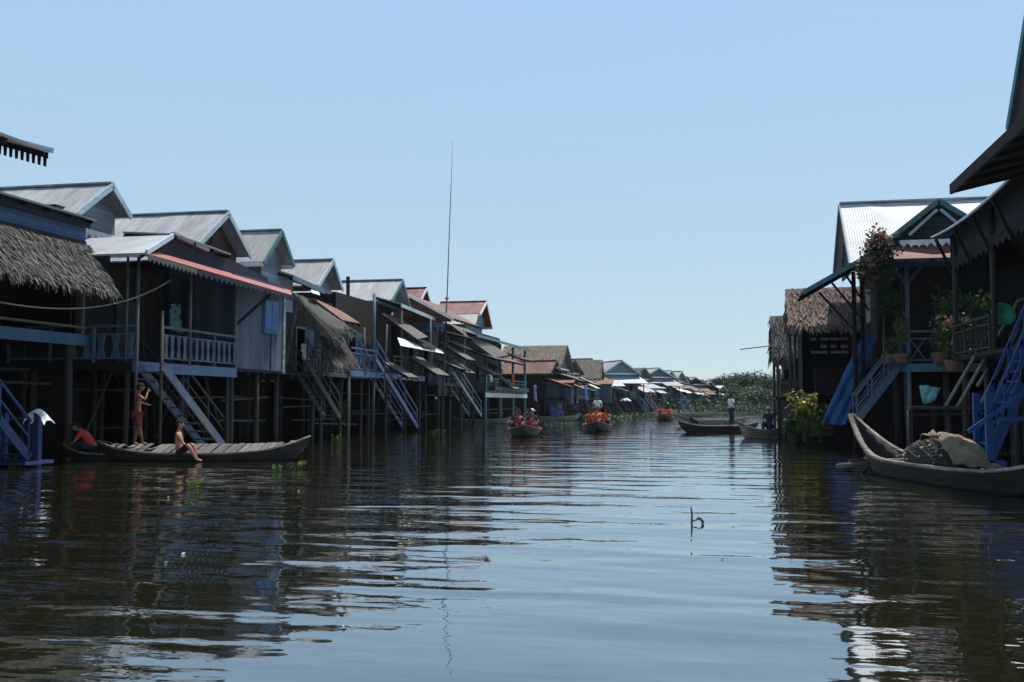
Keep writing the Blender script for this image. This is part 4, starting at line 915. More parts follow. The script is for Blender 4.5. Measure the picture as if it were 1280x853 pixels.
def person(label, loc, rz, J, skin='skin', top=None, legs='darkshirt', hat=None, vest=False, group=None, longleg=False, sc=1.):
    """J: joints (x right, y forward, z up): pel, chest, neck, head, and elbow/hand/knee/foot for l and r"""
    e = empty('person', loc, rz, label, 'person', group); e.scale = (sc, sc, sc)
    V = lambda k: Vector(J[k])
    pel, ch, nk, hd = V('pel'), V('chest'), V('neck'), V('head')
    up = (nk-pel).normalized(); rt = Vector((1, 0, 0)); 
    sh = {'l': ch.lerp(nk, .55)-rt*.17, 'r': ch.lerp(nk, .55)+rt*.17}; hp = {'l': pel-rt*.09-up*.04, 'r': pel+rt*.09-up*.04}
    nodes = [(pel, (.13, .1)), (pel.lerp(ch, .5), (.115, .085)), (ch, (.14, .1)), (nk, .05), (hd-(hd-nk)*.35, .06)]; links = [(0, 1), (1, 2), (2, 3), (3, 4)]
    for s in 'lr':
        i = len(nodes); el, ha = V(s+'elb'), V(s+'hand')
        nodes += [(sh[s], .055), (el, .037), (ha, .024)]; links += [(2, i), (i, i+1), (i+1, i+2)]
        i = len(nodes); kn, fo = V(s+'knee'), V(s+'foot'); d = (fo-kn).normalized(); fw = Vector(J.get('toe', (0, 1, 0)))
        nodes += [(hp[s], .085), (kn, .055), (kn.lerp(fo, .35), .056), (fo, .034), (fo+fw*.13+Vector((0, 0, -.03)), (.035, .022))]; links += [(0, i), (i, i+1), (i+1, i+2), (i+2, i+3), (i+3, i+4)]
    mb = MB(); add_mesh(mb, skin_mesh('b', [(tuple(n[0]), n[1]) for n in nodes], links, None, None))
    # head: skull, jaw, nose, ears
    fwd = Vector(J.get('face', (0, 1, 0))).normalized(); hz = (hd-nk).normalized(); hr = fwd.cross(hz).normalized()
    mb.ell(hd, (.078, .095, .115), 14, 10); mb.ell(hd+fwd*.03-hz*.06, (.055, .06, .055), 10, 7); mb.ell(hd+fwd*.1-hz*.015, (.014, .022, .024), 7, 5)
    for sg in (-1, 1): mb.ell(hd+hr*.08*sg-hz*.01, (.014, .02, .03), 7, 5)
    mb.ell(hd+fwd*.088-hz*.055, (.024, .01, .008), 7, 4)
    for s in 'lr':      # hands: palm, four fingers and a thumb
        ha = V(s+'hand'); d = (ha-V(s+'elb')).normalized(); sd = d.cross(Vector((.3, .2, 1))).normalized(); nn = sd.cross(d)
        limb(mb, [ha-d*.01, ha+d*.05, ha+d*.085], [(.022, .016), (.036, .015), (.036, .013)])
        for q, ln in zip((-.027, -.009, .009, .027), (.06, .075, .07, .055)):
            b = ha+d*.075+sd*q; limb(mb, [b, b+d*ln*.5+nn*.006, b+d*ln*.85+nn*.03], [.0085, .008, .0065])
        b = ha+d*.03+sd*.03; limb(mb, [b, b+d*.03+sd*.03, b+d*.06+sd*.035+nn*.012], [.011, .009, .0075])
    mb.build('body', skin, e, None, True)
    ey = MB()
    for sg in (-1, 1): ey.ell(hd+fwd*.09+hr*.03*sg+hz*.012, (.012, .008, .008), 7, 4)
    ey.build('eyes', 'hair', e, None, True)
    hm = MB(); hm.ell(hd-fwd*.014+hz*.018, (.088, .103, .112), 14, 10, -.25); hm.ell(hd-fwd*.05-hz*.02, (.076, .06, .08), 12, 8); hm.build('hair', 'hair', e, None, True)
    def cloth(nm, nodes, links, m): 
        me = skin_mesh(nm, [(tuple(n[0]), n[1]) for n in nodes], links, None, None); me.name = nm; me.materials.clear(); me.materials.append(M[m])
        ob = bpy.data.objects.new(nm, me); COL.objects.link(ob); ob.parent = e; return ob
    if top:
        n = [(pel+up*.02, (.15, .115)), (pel.lerp(ch, .5), (.14, .11)), (ch, (.16, .118)), (ch.lerp(nk, .7), (.1, .08))]; l = [(0, 1), (1, 2), (2, 3)]
        for s in 'lr':
            i = len(n); n += [(sh[s], .072), (sh[s].lerp(V(s+'elb'), .8), .056)]; l += [(2, i), (i, i+1)]
        cloth('shirt', n, l, top)
    if vest:
        n = [(pel+up*.1, (.17, .15)), (pel.lerp(ch, .6), (.185, .165)), (ch+up*.03, (.185, .16)), (ch.lerp(nk, .75), (.12, .12))]
        v = cloth('life_vest', n, [(0, 1), (1, 2), (2, 3)], R.choice(['orange', 'orange', 'redvest', 'amber']))
        cloth('vest_strap', [(pel.lerp(ch, .35), (.19, .168)), (pel.lerp(ch, .43), (.19, .168))], [(0, 1)], 'strap').parent = v
    if legs:
        n = [(pel+up*.04, (.145, .115))]; l = []
        for s in 'lr':
            i = len(n); n += [(hp[s], .1), (V(s+'knee'), .075)]; l += [(0, i), (i, i+1)]
            if longleg: n.append((V(s+'knee').lerp(V(s+'foot'), .9), .062)); l.append((i+1, i+2))
        cloth('trousers' if longleg else 'shorts', n, l, legs)
    if hat == 'cone':
        MB().lathe(hd+hz*.04, [(.24, 0), (.235, .01), (.12, .09), (.015, .17)], 18).build('hat', 'pale', e, None, True)
    elif hat == 'cap':
        c = MB(); c.ell(hd+hz*.035, (.094, .108, .09), 14, 8, -.05); c.lathe(hd+hz*.03, [(.1, 0), (.17, -.01), (.17, 0), (.1, .012)], 16); c.build('hat', 'offwhite', e, None, True)
    return e
STAND = dict(pel=(0, 0, .86), chest=(0, .0, 1.2), neck=(0, .0, 1.4), head=(0, .03, 1.56), lelb=(-.27, -.02, 1.1), lhand=(-.2, .2, .98), relb=(.27, -.02, 1.1), rhand=(.2, .2, .98),
             lknee=(-.1, .03, .46), lfoot=(-.1, -.02, .05), rknee=(.11, .03, .46), rfoot=(.12, 0, .05))
SIT = dict(pel=(0, 0, .12), chest=(0, .03, .46), neck=(0, .05, .66), head=(0, .08, .82), lelb=(-.25, .1, .36), lhand=(-.12, .3, .26), relb=(.25, .1, .36), rhand=(.12, .3, .26),
           lknee=(-.15, .4, .26), lfoot=(-.12, .52, -.12), rknee=(.15, .4, .26), rfoot=(.12, .52, -.12))
def J(base, **k): d = dict(base); d.update(k); return d
TL = b_left.location; rl = Matrix.Rotation(AW, 3, 'Z'); dk = .17
# standing bare-chested figure near the left end
person('bare-chested person standing on the slat-decked boat', Vector(TL)+rl @ Vector((-1.72, .0, dk+.22)), AW+rad(-60), J(STAND, relb=(.3, .12, 1.2), rhand=(.12, .22, 1.42), lelb=(-.28, .08, 1.14), lhand=(-.1, .26, 1.08), head=(0, .06, 1.55), lfoot=(-.1, -.08, .05), rfoot=(.1, .12, .05)), 'skinr', None, 'maroon', sc=.97)
person('bare-chested person sitting on the edge of the slat-decked boat', Vector(TL)+rl @ Vector((-.42, -.52, dk)), AW+rad(-75), J(SIT, pel=(.12, 0, .1), chest=(-.05, -.06, .42), neck=(-.13, -.06, .6), head=(-.17, -.04, .76), lelb=(-.3, -.02, .3), lhand=(-.33, .05, .02), relb=(.2, .06, .3), rhand=(.3, .22, .16), lknee=(.3, .3, .28), lfoot=(.35, .42, -.1), rknee=(.46, .2, .27), rfoot=(.55, .42, -.1)), 'skin', None, 'hair', sc=1.0)
person('person in a red shirt sitting bent forward in the short dark boat', Vector(b_red.location)+rl @ Vector((-.5, 0, .17)), AW+rad(90), J(SIT, chest=(0, .2, .42), neck=(0, .36, .56), head=(0, .47, .66), face=(0, 1, -.5), lelb=(-.26, .38, .3), lhand=(-.14, .58, .2), relb=(.26, .38, .3), rhand=(.14, .58, .2)), 'skin', 'redshirt', 'darkshirt', longleg=True, sc=1.05)
person('person in a white shirt and dark trousers standing on the low boat', Vector(b_man.location)+Matrix.Rotation(AW, 3, 'Z') @ Vector((.65, 0, .32)), AW+rad(-70), STAND, 'skinr', 'offwhite', 'darkshirt', longleg=True, sc=.98)
person('person in a pale hat sitting in the loaded boat beside the yellow plants', Vector(b_load.location)+Matrix.Rotation(AW, 3, 'Z') @ Vector((.0, .0, .4)), AW+rad(150), SIT, 'skinr', 'darkshirt', 'darkshirt', hat='cap', longleg=True)

# tour boats with life-vested passengers, seen bow-on
TG = 'passengers in orange life vests'
def tour(name_lab, px, py, seats, pilot=None, sc=1.):
    q = Z(px, py); to = Vector((-q.x, -q.y, 0)); rz = math.atan2(to.y, to.x)
    b = boat('tour_boat', name_lab, Vector((q.x, q.y, 0))-to.normalized()*2.6, rz, 5.6, 1.5, .3, .22, .3, 'hulld', group='tour boats under way on the canal', gun='maroon', thw=3, dm='post')
    Rm = Matrix.Rotation(rz, 3, 'Z')
    for (x, y, lab, top, hat) in seats:
        person(lab, Vector(b.location)+Rm @ Vector((x, y, .3)), rz-math.pi/2+R.uniform(-.5, .5), J(SIT, chest=(R.uniform(-.05, .05), R.uniform(-.02, .1), .46), head=(R.uniform(-.06, .06), R.uniform(.05, .14), .82), face=(R.uniform(-.6, .6), 1, R.uniform(-.2, .1)), lelb=(-.27, R.uniform(.0, .15), .36), relb=(.27, R.uniform(.0, .15), .36), rhand=(R.uniform(.1, .4), .3, R.uniform(.2, .4))), R.choice(['skin', 'skinr']), top, 'darkshirt', hat=hat, vest=(top != 'offwhite'), group=TG if top != 'offwhite' else None, longleg=True, sc=R.uniform(.95, 1.05))
    if pilot:
        person(pilot, Vector(b.location)+Rm @ Vector((-2.0, .0, .3)), rz-math.pi/2, STAND, 'skinr', 'offwhite', 'darkshirt', longleg=True, sc=.95)
    return b
near = 'of the nearest tour boat'; mid = 'of the middle tour boat'; far = 'of the farthest tour boat'
tb1 = tour('nearest tour boat with dark-shirted passengers in orange vests', 656, 547, [
    (1.2, -.3, 'front left passenger in an orange vest '+near, 'darkshirt', None), (1.2, .33, 'front right passenger in an orange vest '+near, 'darkshirt', None),
    (.2, -.36, 'middle left passenger in an orange vest '+near, 'darkshirt', None), (.2, .36, 'middle right passenger in an orange vest '+near, 'darkshirt', 'cap'),
    (-1., .0, 'passenger in an orange vest alone on the back seat '+near, 'darkshirt', None)])
tb2 = tour('middle tour boat with a person in white standing at its stern', 747, 540, [
    (1.2, -.05, 'passenger in an orange vest alone on the front seat '+mid, 'orange', None), (.2, -.38, 'left passenger in an orange vest on the middle seat '+mid, 'orange', None),
    (.2, .38, 'right passenger in an orange vest on the middle seat '+mid, 'orange', None), (-.8, 0, 'passenger in an orange vest alone behind the middle seat '+mid, 'orange', None)], 'person in white standing at the stern of the middle tour boat')
tb3 = tour('farthest tour boat packed with passengers in orange vests', 831, 526, [
    (1.2, -.35, 'front left passenger in an orange vest '+far, 'orange', None), (1.2, .35, 'front right passenger in an orange vest '+far, 'orange', None),
    (.3, -.42, 'left passenger in an orange vest on the middle seat '+far, 'orange', None), (.3, .42, 'right passenger in an orange vest on the middle seat '+far, 'orange', None),
    (-.6, -.1, 'passenger in an orange vest alone on the third seat '+far, 'orange', None)])
# parasol over a moored boat
q = D(782, 503, 108); q.z = .35; e = empty('parasol', q, 0, 'white drooping parasol over the bank by the pointed gable', 'parasol')
e.scale = (.58, .58, .62); MB().tube([(0, 0, -1.5), (0, 0, 2.6)], .04, 6).build('pole', 'post', e, None, True)
mb = MB(); mb.lathe((0, 0, 0), [(1.15, 2.0), (.9, 2.25), (.5, 2.48), (.03, 2.6)], 14); mb.build('canopy', 'white', e, None, True)

# ------------------------------------------------------------------ things on the houses
def plant(name, label, base, h, rad_, n, m, size=.16, pot=True, blossom=None, nb=0, cat='plant', stems=7, spread=.5, potm='clay', group=None, ph=.35):
    e = empty(name, base, 0, label, cat, group)
    z0 = 0
    if pot: MB().lathe((0, 0, 0), [(.16, 0), (.2, .04), (.26, ph*.8), (.29, ph), (.25, ph-.02), (.22, ph-.08)], 14).build('pot', potm, e, None, True); z0 = ph-.05
    st = MB(); lf = MB(); bl = MB(); tips = []
    for i in range(stems):
        a = R.uniform(0, 2*math.pi); k = R.uniform(.3, 1); top = Vector((math.cos(a)*rad_*k*.8, math.sin(a)*rad_*k*.8, z0+(h-z0)*R.uniform(.6, 1))); mid_ = Vector((top.x*.4, top.y*.4, z0+(top.z-z0)*.55))
        st.tube([(R.uniform(-.05, .05), R.uniform(-.05, .05), z0), mid_, top], .014, 5, .006); tips += [mid_.lerp(top, f) for f in (0, .35, .7, 1)]
    for i in range(n):
        t = R.choice(tips); p = t+Vector((R.gauss(0, rad_*.22), R.gauss(0, rad_*.22), R.gauss(0, h*.09))); p.z = max(p.z, z0+.03)
        lf.leaf(p, size*R.uniform(.6, 1.3), None, .45)
    for i in range(nb):
        t = R.choice(tips); p = t*1.1+Vector((R.gauss(0, rad_*.25), R.gauss(0, rad_*.25), R.gauss(0, h*.08))); bl.leaf(p, size*.7*R.uniform(.6, 1.2), None, .8)
    st.build('stem', 'bark', e); lf.build('foliage', m, e)
    if nb: bl.build('blossom', blossom, e)
    return e
# bougainvillea climbing the awning post
bq = Y(1104, 412, 33.6); e = empty('bougainvillea', (bq.x, bq.y, 2.7), 0, 'dusty pink bougainvillea climbing past the end of the red awning strip', 'plant')
ct = [Y(x, y, 33.4)-Vector(e.location) for x, y in ((1098, 300), (1104, 308), (1090, 312), (1098, 325), (1086, 333), (1082, 342), (1106, 340), (1112, 322), (1104, 360), (1112, 375), (1100, 385))]
MB().tube([(0, 0, 0), ct[8]-Vector((0, 0, .3)), ct[6], ct[3], ct[0]], .035, 6, .012).build('stem', 'bark', e)
lf = MB(); bl = MB()
for c in ct:
    for i in range(230): lf.leaf(c+Vector((R.gauss(0, .145), R.gauss(0, .145), R.gauss(0, .145))), R.uniform(.09, .17), None, .65)
for c, k in zip(ct, (150, 80, 110, 20, 90, 60, 10, 25, 0, 0, 0)):
    for i in range(k): bl.leaf(c+Vector((R.gauss(0, .145), R.gauss(0, .145)-.12, R.gauss(.05, .15))), R.uniform(.07, .13), None, .8)
lf.build('foliage', 'dgreen', e); bl.build('blossom', 'salmon', e)
def on_deck(px, py, yy): return Y(px, py, yy)
b = Y(1206, 440, 33.2); plant('potted_plant', 'big leafy green potted plant spreading over the right porch', (b.x, 33.6, 2.72), 2.1, .95, 1900, 'green', .2, blossom='yellow', nb=30, stems=16, potm='metalgrey')
b = Y(1192, 430, 31.9); plant('potted_plant', 'dense bushy plant with pink flowers between the right porch corner and the dark porch', (b.x, 31.95, 2.4), 1.5, .55, 900, 'green', .17, blossom='pinkish', nb=160, stems=12)
b = Y(1176, 440, 33.6); plant('potted_plant', 'pot of rose pink flowers on the right porch corner', (b.x, 33.75, 2.72), .95, .42, 260, 'dgreen', .13, blossom='pinkish', nb=480)
b = Y(1131, 405, 33.8); plant('potted_plant', 'small yellow-green plant beside the light blue porch post', (b.x-.1, 33.85, 2.74), 1.5, .3, 180, 'lgreen', .13, blossom='yellow', nb=60, ph=.3)
b = Y(1120, 428, 34); plant('potted_plant', 'dark potted plant low beside the light blue stair head', (b.x-.15, 34.2, 2.74), .8, .3, 160, 'dgreen', .12, blossom='pinkish', nb=30, ph=.3)
# yellow shrubs at the water's edge
b = D(1006, 549, 35.2); e1 = plant('croton_shrub', 'yellow and green shrub standing in the water right of the moored boats', (b.x, b.y, .1), 1.6, .5, 650, 'green', .2, pot=False, blossom='yellow', nb=420, stems=12)
b = D(1026, 550, 35.0); plant('croton_shrub', 'lower green shrub with few yellow leaves beside the taller yellow one', (b.x, b.y, .1), 1.1, .5, 520, 'green', .2, pot=False, blossom='yellow', nb=160, stems=9)
b = D(990, 548, 35.4); plant('croton_shrub', 'small dull green shrub at the left foot of the tall yellow one', (b.x, b.y, .1), .8, .35, 350, 'dgreen', .16, pot=False, stems=8)
b = Z(430, 543.); plant('waterside_plant', 'bright fresh green plant below the brown thatch screens', (b.x, b.y, .0), 1.7, .3, 120, 'lgreen', .3, pot=False, stems=5)
# blue net on the stairs
def drape(name, label, q, m, cat, nx=14, ny=20, amp=.06, hole=0):
    a, b, c, d = [Vector(v) for v in q]; mb = MB(); g = []
    nrm = (b-a).cross(d-a).normalized()
    for i in range(ny+1):
        for j in range(nx+1):
            u, v = j/nx, i/ny; p = a.lerp(b, u).lerp(d.lerp(c, u), v)
            g.append(p+nrm*(amp*math.sin(u*13+v*4)+amp*.7*math.sin(v*17-u*6)+R.uniform(-amp, amp)*.4)+Vector((0, 0, R.uniform(-.03, .03) if i in (0, ny) else 0)))
    mb.add(g, [(i*(nx+1)+j, i*(nx+1)+j+1, (i+1)*(nx+1)+j+1, (i+1)*(nx+1)+j) for i in range(ny) for j in range(nx) if R.random() > hole])
    o_ = mb.build(name, m, None, None, True); sm_ = o_.modifiers.new('t', 'SOLIDIFY'); sm_.thickness = .02
    return tag(o_, label, cat)
drape('fishing_net', 'dark blue fishing net hung down the stair beside the brown thatched shack', [Y(1078, 418, 35.9), Y(1096, 424, 35.9), Y(1056, 532, 35.3), Y(1026, 530, 35.3)], 'bluenet', 'net')
drape('plastic_sheet', 'pale teal sheet hung under the right porch', [Y(1149, 482, 33.7), Y(1176, 484, 33.7), Y(1168, 502, 33.6), Y(1154, 506, 33.6)], 'tealbag', 'sheet', 10, 10, .03)
drape('tarpaulin', 'blue tarpaulin sloping to the water under the tan thatched house', [X(683, 500, -14.6), X(699, 500, -14.6), X(707, 524, -13.6), X(689, 526, -13.6)], 'bluetarp', 'tarpaulin', 8, 8, .08)
drape('blanket', 'dark blue cloth hung on a post beside the mast', [X(545, 459, -15.1), X(556, 461, -15.1), X(557, 493, -15.1), X(547, 495, -15.1)], 'darkshirt', 'cloth', 8, 8, .05)
LG = 'laundry hung along the left bank houses'
for k, (px0, py0, xx, wd, ht, m_, lab) in enumerate((
    (212, 380, -17.3, .7, .9, 'tealbag', 'faded teal cloth hung inside the porch under the red awning'),
    (377, 430, -15.75, .5, .6, 'offwhite', 'pale shirt hung beside the brown thatch screens'),
    (576, 452, -15.45, .6, .8, 'maroon', 'maroon cloth hung by the light blue stair near the mast'),
    (612, 462, -15.0, .6, .8, 'offwhite', 'white cloth hung above the pale teal balcony'),
    (640, 468, -15.0, .7, .8, 'redshirt', 'red cloth hung at the right end of the pale teal balcony'),
    (667, 482, -13.6, 1.1, 1.2, 'greyblue', 'grey-blue cloth hung under the tan thatched house'),
    (731, 482, -9.5, 1.0, 1.1, 'bluetarp', 'blue cloth hung left of the pointed grey gabled house'),
    (812, 489, -4.5, 1.0, 1.1, 'maroon', 'maroon cloth hung under the teal gabled house at the bend'))):
    p = X(px0, py0, xx); drape('hung_cloth', lab, [p, p+Vector((0, wd, .02)), p+Vector((.05, wd*.95, -ht)), p+Vector((.02, .05, -ht*.93))], m_, 'cloth', 8, 8, .04)
# leaning poles and a green basin on the right porch
p0_, p1_ = Y(1136, 510, 27.45), Y(1236, 510, 27.45)
hR1.strip(p0_, p1_, .5, .09, 'post', 'landing_beam')
for q_ in (p0_, p1_.lerp(p0_, .5), p1_): hR1.post((q_.x, q_.y, -.9), (q_.x, q_.y, q_.z-.05), .05, 'post', 'stilt')
PG = 'poles leaning against the dark porch'
for k, ((x0, y0), (x1, y1), lab) in enumerate((((1182, 508), (1243, 402), 'leftmost pale pole leaning against the dark porch'), ((1197, 508), (1268, 385), 'longest pole leaning against the dark porch, its curved tip up by the green basin'),
                                               ((1222, 482), (1246, 440), 'shortest pole leaning against the dark porch'), ((1225, 506), (1275, 410), 'rightmost pole leaning against the dark porch'))):
    p0, p1 = Y(x0, y0, 27.5), Y(x1, y1, 29.6); p0.z = max(p0.z, -.2)
    pts = [p0, p0.lerp(p1, .5)+Vector((R.uniform(-.04, .04), 0, -.05)), p1]
    if k == 1: pts += [p1+Vector((.08, 0, .18)), p1+Vector((.25, 0, .25)), p1+Vector((.38, 0, .12))]
    tag(MB().tube(pts, .045, 7, .035).build('leaning_pole', 'bamboo', smooth=True), lab, 'pole', PG)
b = Y(1252, 395, 28.5); e = empty('basin', b, 0, 'green plastic basin propped on the dark porch rail', 'basin')
mb = MB(); mb.lathe((0, 0, 0), [(.2, -.14), (.27, .1), (.31, .12), (.25, .1), (.18, -.1)], 18); ro = mb.build('bowl', 'plastic', e, None, True); ro.rotation_euler = (rad(70), rad(20), 0)
b2_ = MB().tube([(.31*math.cos(a), .31*math.sin(a), .12) for a in [2*math.pi*i/24 for i in range(25)]], .018, 6).build('rim', 'plastic', ro, None, True)

# floating plants and stick
HG = 'water hyacinth clumps floating on the canal'
def hyac(px, py, r, n, label, m='lgreen'):
    q = Z(px, py); e = empty('water_hyacinth', q, 0, label, 'plant', HG); mb = MB(); st = MB()
    for i in range(n):
        a = R.uniform(0, 6.28); d = R.uniform(0, r); p = Vector((d*math.cos(a), d*math.sin(a), R.uniform(.02, .12))); st.tube([(p.x*.7, p.y*.7, -.03), p], .008, 4)
        mb.leaf(p, R.uniform(.07, .14), (math.cos(a), math.sin(a), R.uniform(.1, 1.2)), .85)
    mb.build('foliage', m, e); st.build('stem', m, e)
hyac(245, 610, .14, 11, 'small green clump afloat in front of the slat-decked boat')
hyac(352, 589, .2, 12, 'dark green clump afloat off the right end of the slat-decked boat', 'green')
hyac(372, 586, .12, 7, 'tiny clump afloat right of the dark green one', 'lgreen')
hyac(8, 578, .3, 22, 'green clump afloat at the foot of the blue stair', 'lgreen')
hyac(420, 548, .3, 12, 'green clump at the waterline below the brown thatch screens', 'lgreen')
hyac(548, 541, .4, 12, 'green clump at the waterline by the foot of the long blue stair', 'green')
hyac(700, 531, 1.2, 40, 'broad clump at the waterline below the blue tarpaulin', 'green')
for px_, py_ in ((28, 637), (212, 622), (430, 787), (226, 694), (205, 705), (640, 622), (905, 700), (372, 615)):
    q = Z(px_, py_); mb = MB(); sz = R.uniform(.03, .05); mb.leaf((0, 0, .008), sz, (R.uniform(-1, 1), R.uniform(-1, 1), .15), .6)
    lf_ = mb.build('floating_leaf', 'floats'); lf_.location = q; sm_ = lf_.modifiers.new('t', 'SOLIDIFY'); sm_.thickness = .006
    tag(lf_, 'tiny pale leaf afloat alone on the open water', 'leaf', 'pale leaves afloat on the open water')
q = Z(864, 654); e = empty('twig', q, 0, 'small upright twig poking out of the open water', 'stick')
MB().tube([(0, 0, -.2), (.01, 0, .1), (0, .01, .2)], .016, 6, .011).build('stem', 'bark', e, None, True); mb = MB()
for p in ((.06, 0, .06), (.1, 0, .07), (.13, .02, .05)): mb.leaf(p, .07, None, .6)
MB().tube([(.0, 0, .02), (.13, .01, .06)], .008, 5).build('side_branch', 'bark', e, None, True); mb.build('leaves', 'dgreen', e)

# ------------------------------------------------------------------ far trees
def tree(label, base, h, cr, seed, n=3600, m='dgreen', lsz=.34, group='trees beyond the bend'):
    r = random.Random(seed); e = empty('broadleaf_tree', base, 0, label, 'tree', group)
    tk = MB(); top = Vector((r.uniform(-.3, .3), 0, h*.6)); tk.tube([(0, 0, -.3), (r.uniform(-.1, .1), 0, h*.3), top], .22, 8, .08)
    cl = []
    for i in range(13):
        a = r.uniform(0, 6.28); rr = r.uniform(.15, .85)*cr; c = Vector((rr*math.cos(a), rr*math.sin(a), h*r.uniform(.3, .92))); c.x *= 1-.35*max(0, (c.z/h-.6)); cl.append((c, cr*r.uniform(.3, .5)))
        tk.tube([(0, 0, h*.25), c*.6+Vector((0, 0, h*.1)), c], .07, 5, .03)
    lf = MB()
    for i in range(n):
        c, s_ = r.choice(cl); d = Vector((r.gauss(0, 1), r.gauss(0, 1), r.gauss(0, .8))).normalized()*s_*r.random()**.4
        lf.leaf(c+d, lsz*r.uniform(.6, 1.3), None, .65)
    tk.build('trunk', 'bark', e); lf.build('crown', m, e)
TL_ = [(903, 188, 5.2, 3.4, 'low tree just right of the last tin-roofed house'), (916, 196, 6.6, 4.2, 'tallest rounded tree left of centre in the far clump'), (930, 200, 6.2, 4.0, 'rounded tree in the middle of the far clump'),
       (944, 196, 6.7, 4.2, 'tree with a high rounded crown right of the middle of the far clump'), (957, 192, 5.9, 3.8, 'tree at the right of the far clump, next to the pale frayed shack'), (968, 190, 5.7, 3.8, 'tree half hidden behind the pale frayed shack')]
for i, (px, d, hh, cr, lab) in enumerate(TL_):
    q = D(px, 503, d); q.z = .5; tree(lab, q, hh, cr, 40+i)
for i, (px, d, hh, cr, lab) in enumerate(((922, 176, 3.6, 3.2, 'light green bush at the foot of the tallest far tree'), (940, 172, 3.4, 3.4, 'light green bush at the foot of the middle far trees'), (957, 168, 3.2, 3.0, 'light green bush at the right end of the far clump'))):
    q = D(px, 503, d); q.z = .3; tree(lab, q, hh, cr, 60+i, 2400, 'green', .3, 'bushes below the far trees')
# undergrowth behind the rows, glimpsed under the houses
ug = MB()
def bush_line(p0, p1, n, hh, k=1.):
    for i in range(n):
        f = R.random(); p = Vector(p0).lerp(Vector(p1), f)+Vector((R.gauss(0, .8), R.gauss(0, .8), 0)); p.z += abs(R.gauss(0, hh*.5)); ug.leaf(p, k*R.uniform(.3, .7), None, .5)
bush_line((-26, 8, .8), (-26, 60, .8), 2600, 2.4); bush_line((-26, 60, .8), (-22, 86, .8), 1300, 2.2); bush_line((-20, 92, .8), (14, 178, .8), 1800, 1.8)
bush_line((14, 14, .8), (13, 36, .8), 1200, 2.4); bush_line((10.5, 38, .5), (9, 46, .4), 700, 2.2); bush_line((12, 180, .6), (110, 190, .6), 1800, 2)
fw = MB()
for i in range(2600):
    f = R.random(); p = Vector((-16.2, 80, .0)).lerp(Vector((-7, 112, 0)), f); p += Vector((R.gauss(1.2, .7), R.gauss(0, .8), abs(R.gauss(.02, .14)))); fw.leaf(p, R.uniform(.12, .3), (R.gauss(0, 1), R.gauss(0, 1), R.uniform(0, 1.)), .7)
tag(fw.build('floating_weeds', 'dgreen'), 'strip of green weeds along the waterline below the thatched houses', 'weeds', kind='stuff')
bush_line((-3, 134, .2), (9.5, 158, .2), 3000, 1.0, .6); bush_line((9.5, 158, .2), (26, 181, .2), 3000, 1.2, .6); bush_line(D(862, 503, 156), D(985, 503, 150), 5500, 1.5, .6)
tag(ug.build('undergrowth', 'dgreen'), 'dark tangle of undergrowth behind the stilt houses', 'undergrowth', kind='stuff')

# ------------------------------------------------------------------ ground and water
def smooth(a, b, x): t = min(max((x-a)/(b-a), 0), 1); return t*t*(3-2*t)
def interp(pts, y):
    if y <= pts[0][0]: return pts[0][1]
    for (a, b), (c, d) in zip(pts, pts[1:]):
        if y <= c: return b+(d-b)*(y-a)/(c-a)
    return pts[-1][1]
LE = [(-50, -20.5), (70, -20.5), (95, -17), (115, -10), (135, -2), (160, 9), (180, 22), (200, 60), (240, 400)]
RE = [(-50, 10.5), (36, 10.5), (40, 8.5), (47, 8.5), (54, 14), (70, 30), (90, 60), (120, 130), (160, 500)]
def gz(x, y):
    l = interp(LE, y); r = interp(RE, y)
    d = max(l-x, x-r); return -1.3+2.1*smooth(-2.5, 4, d)
def axis(lo, hi, dlo, dhi, step):
    v = []; x = lo
    while x <= hi+1e-6: v.append(x); x += step
    s_ = step
    while v[-1] < dhi: s_ *= 1.6; v.append(v[-1]+s_)
    s_ = step
    while v[0] > dlo: s_ *= 1.6; v.insert(0, v[0]-s_)
    return v
xs = axis(-40, 60, -2500, 2500, 2.); ys = axis(-10, 220, -400, 3000, 2.)
mb = MB(); mb.v = [Vector((x, y, gz(x, y)+(R.uniform(-.12, .12) if abs(x) < 80 and y < 230 else 0))) for y in ys for x in xs]; nx = len(xs)
mb.f = [(j*nx+i, j*nx+i+1, (j+1)*nx+i+1, (j+1)*nx+i) for j in range(len(ys)-1) for i in range(nx-1)]
tag(mb.build('ground', 'soil', None, None, True), 'muddy banks either side of the canal', 'ground', kind='structure')

wm = bpy.data.materials.new('canal_water'); wm.use_nodes = True; nt = wm.node_tree; b = nt.nodes['Principled BSDF']
b.inputs['Base Color'].default_value = (.013, .0125, .0055, 1); b.inputs['Roughness'].default_value = .02; b.inputs['IOR'].default_value = 4.3; b.inputs['Specular IOR Level'].default_value = .5; b.inputs['Specular Tint'].default_value = (.94, .98, 1, 1)
tc = N(nt, 'ShaderNodeTexCoord')
def wnoise(scale, stretch, rz, detail=2., rough=.5, dist=0.):
    mp = N(nt, 'ShaderNodeMapping'); mp.inputs['Scale'].default_value = stretch; mp.inputs['Rotation'].default_value = (0, 0, rz); nt.links.new(tc.outputs['Object'], mp.inputs[0])
    n = N(nt, 'ShaderNodeTexNoise'); n.inputs['Scale'].default_value = scale; n.inputs['Detail'].default_value = detail; n.inputs['Roughness'].default_value = rough; n.inputs['Distortion'].default_value = dist; nt.links.new(mp.outputs[0], n.inputs['Vector']); return n.outputs['Fac']
def mth(op, a, b_):
    n = N(nt, 'ShaderNodeMath', operation=op)
    for i, v in enumerate((a, b_)):
        if isinstance(v, (int, float)): n.inputs[i].default_value = v
        else: nt.links.new(v, n.inputs[i])
    return n.outputs[0]
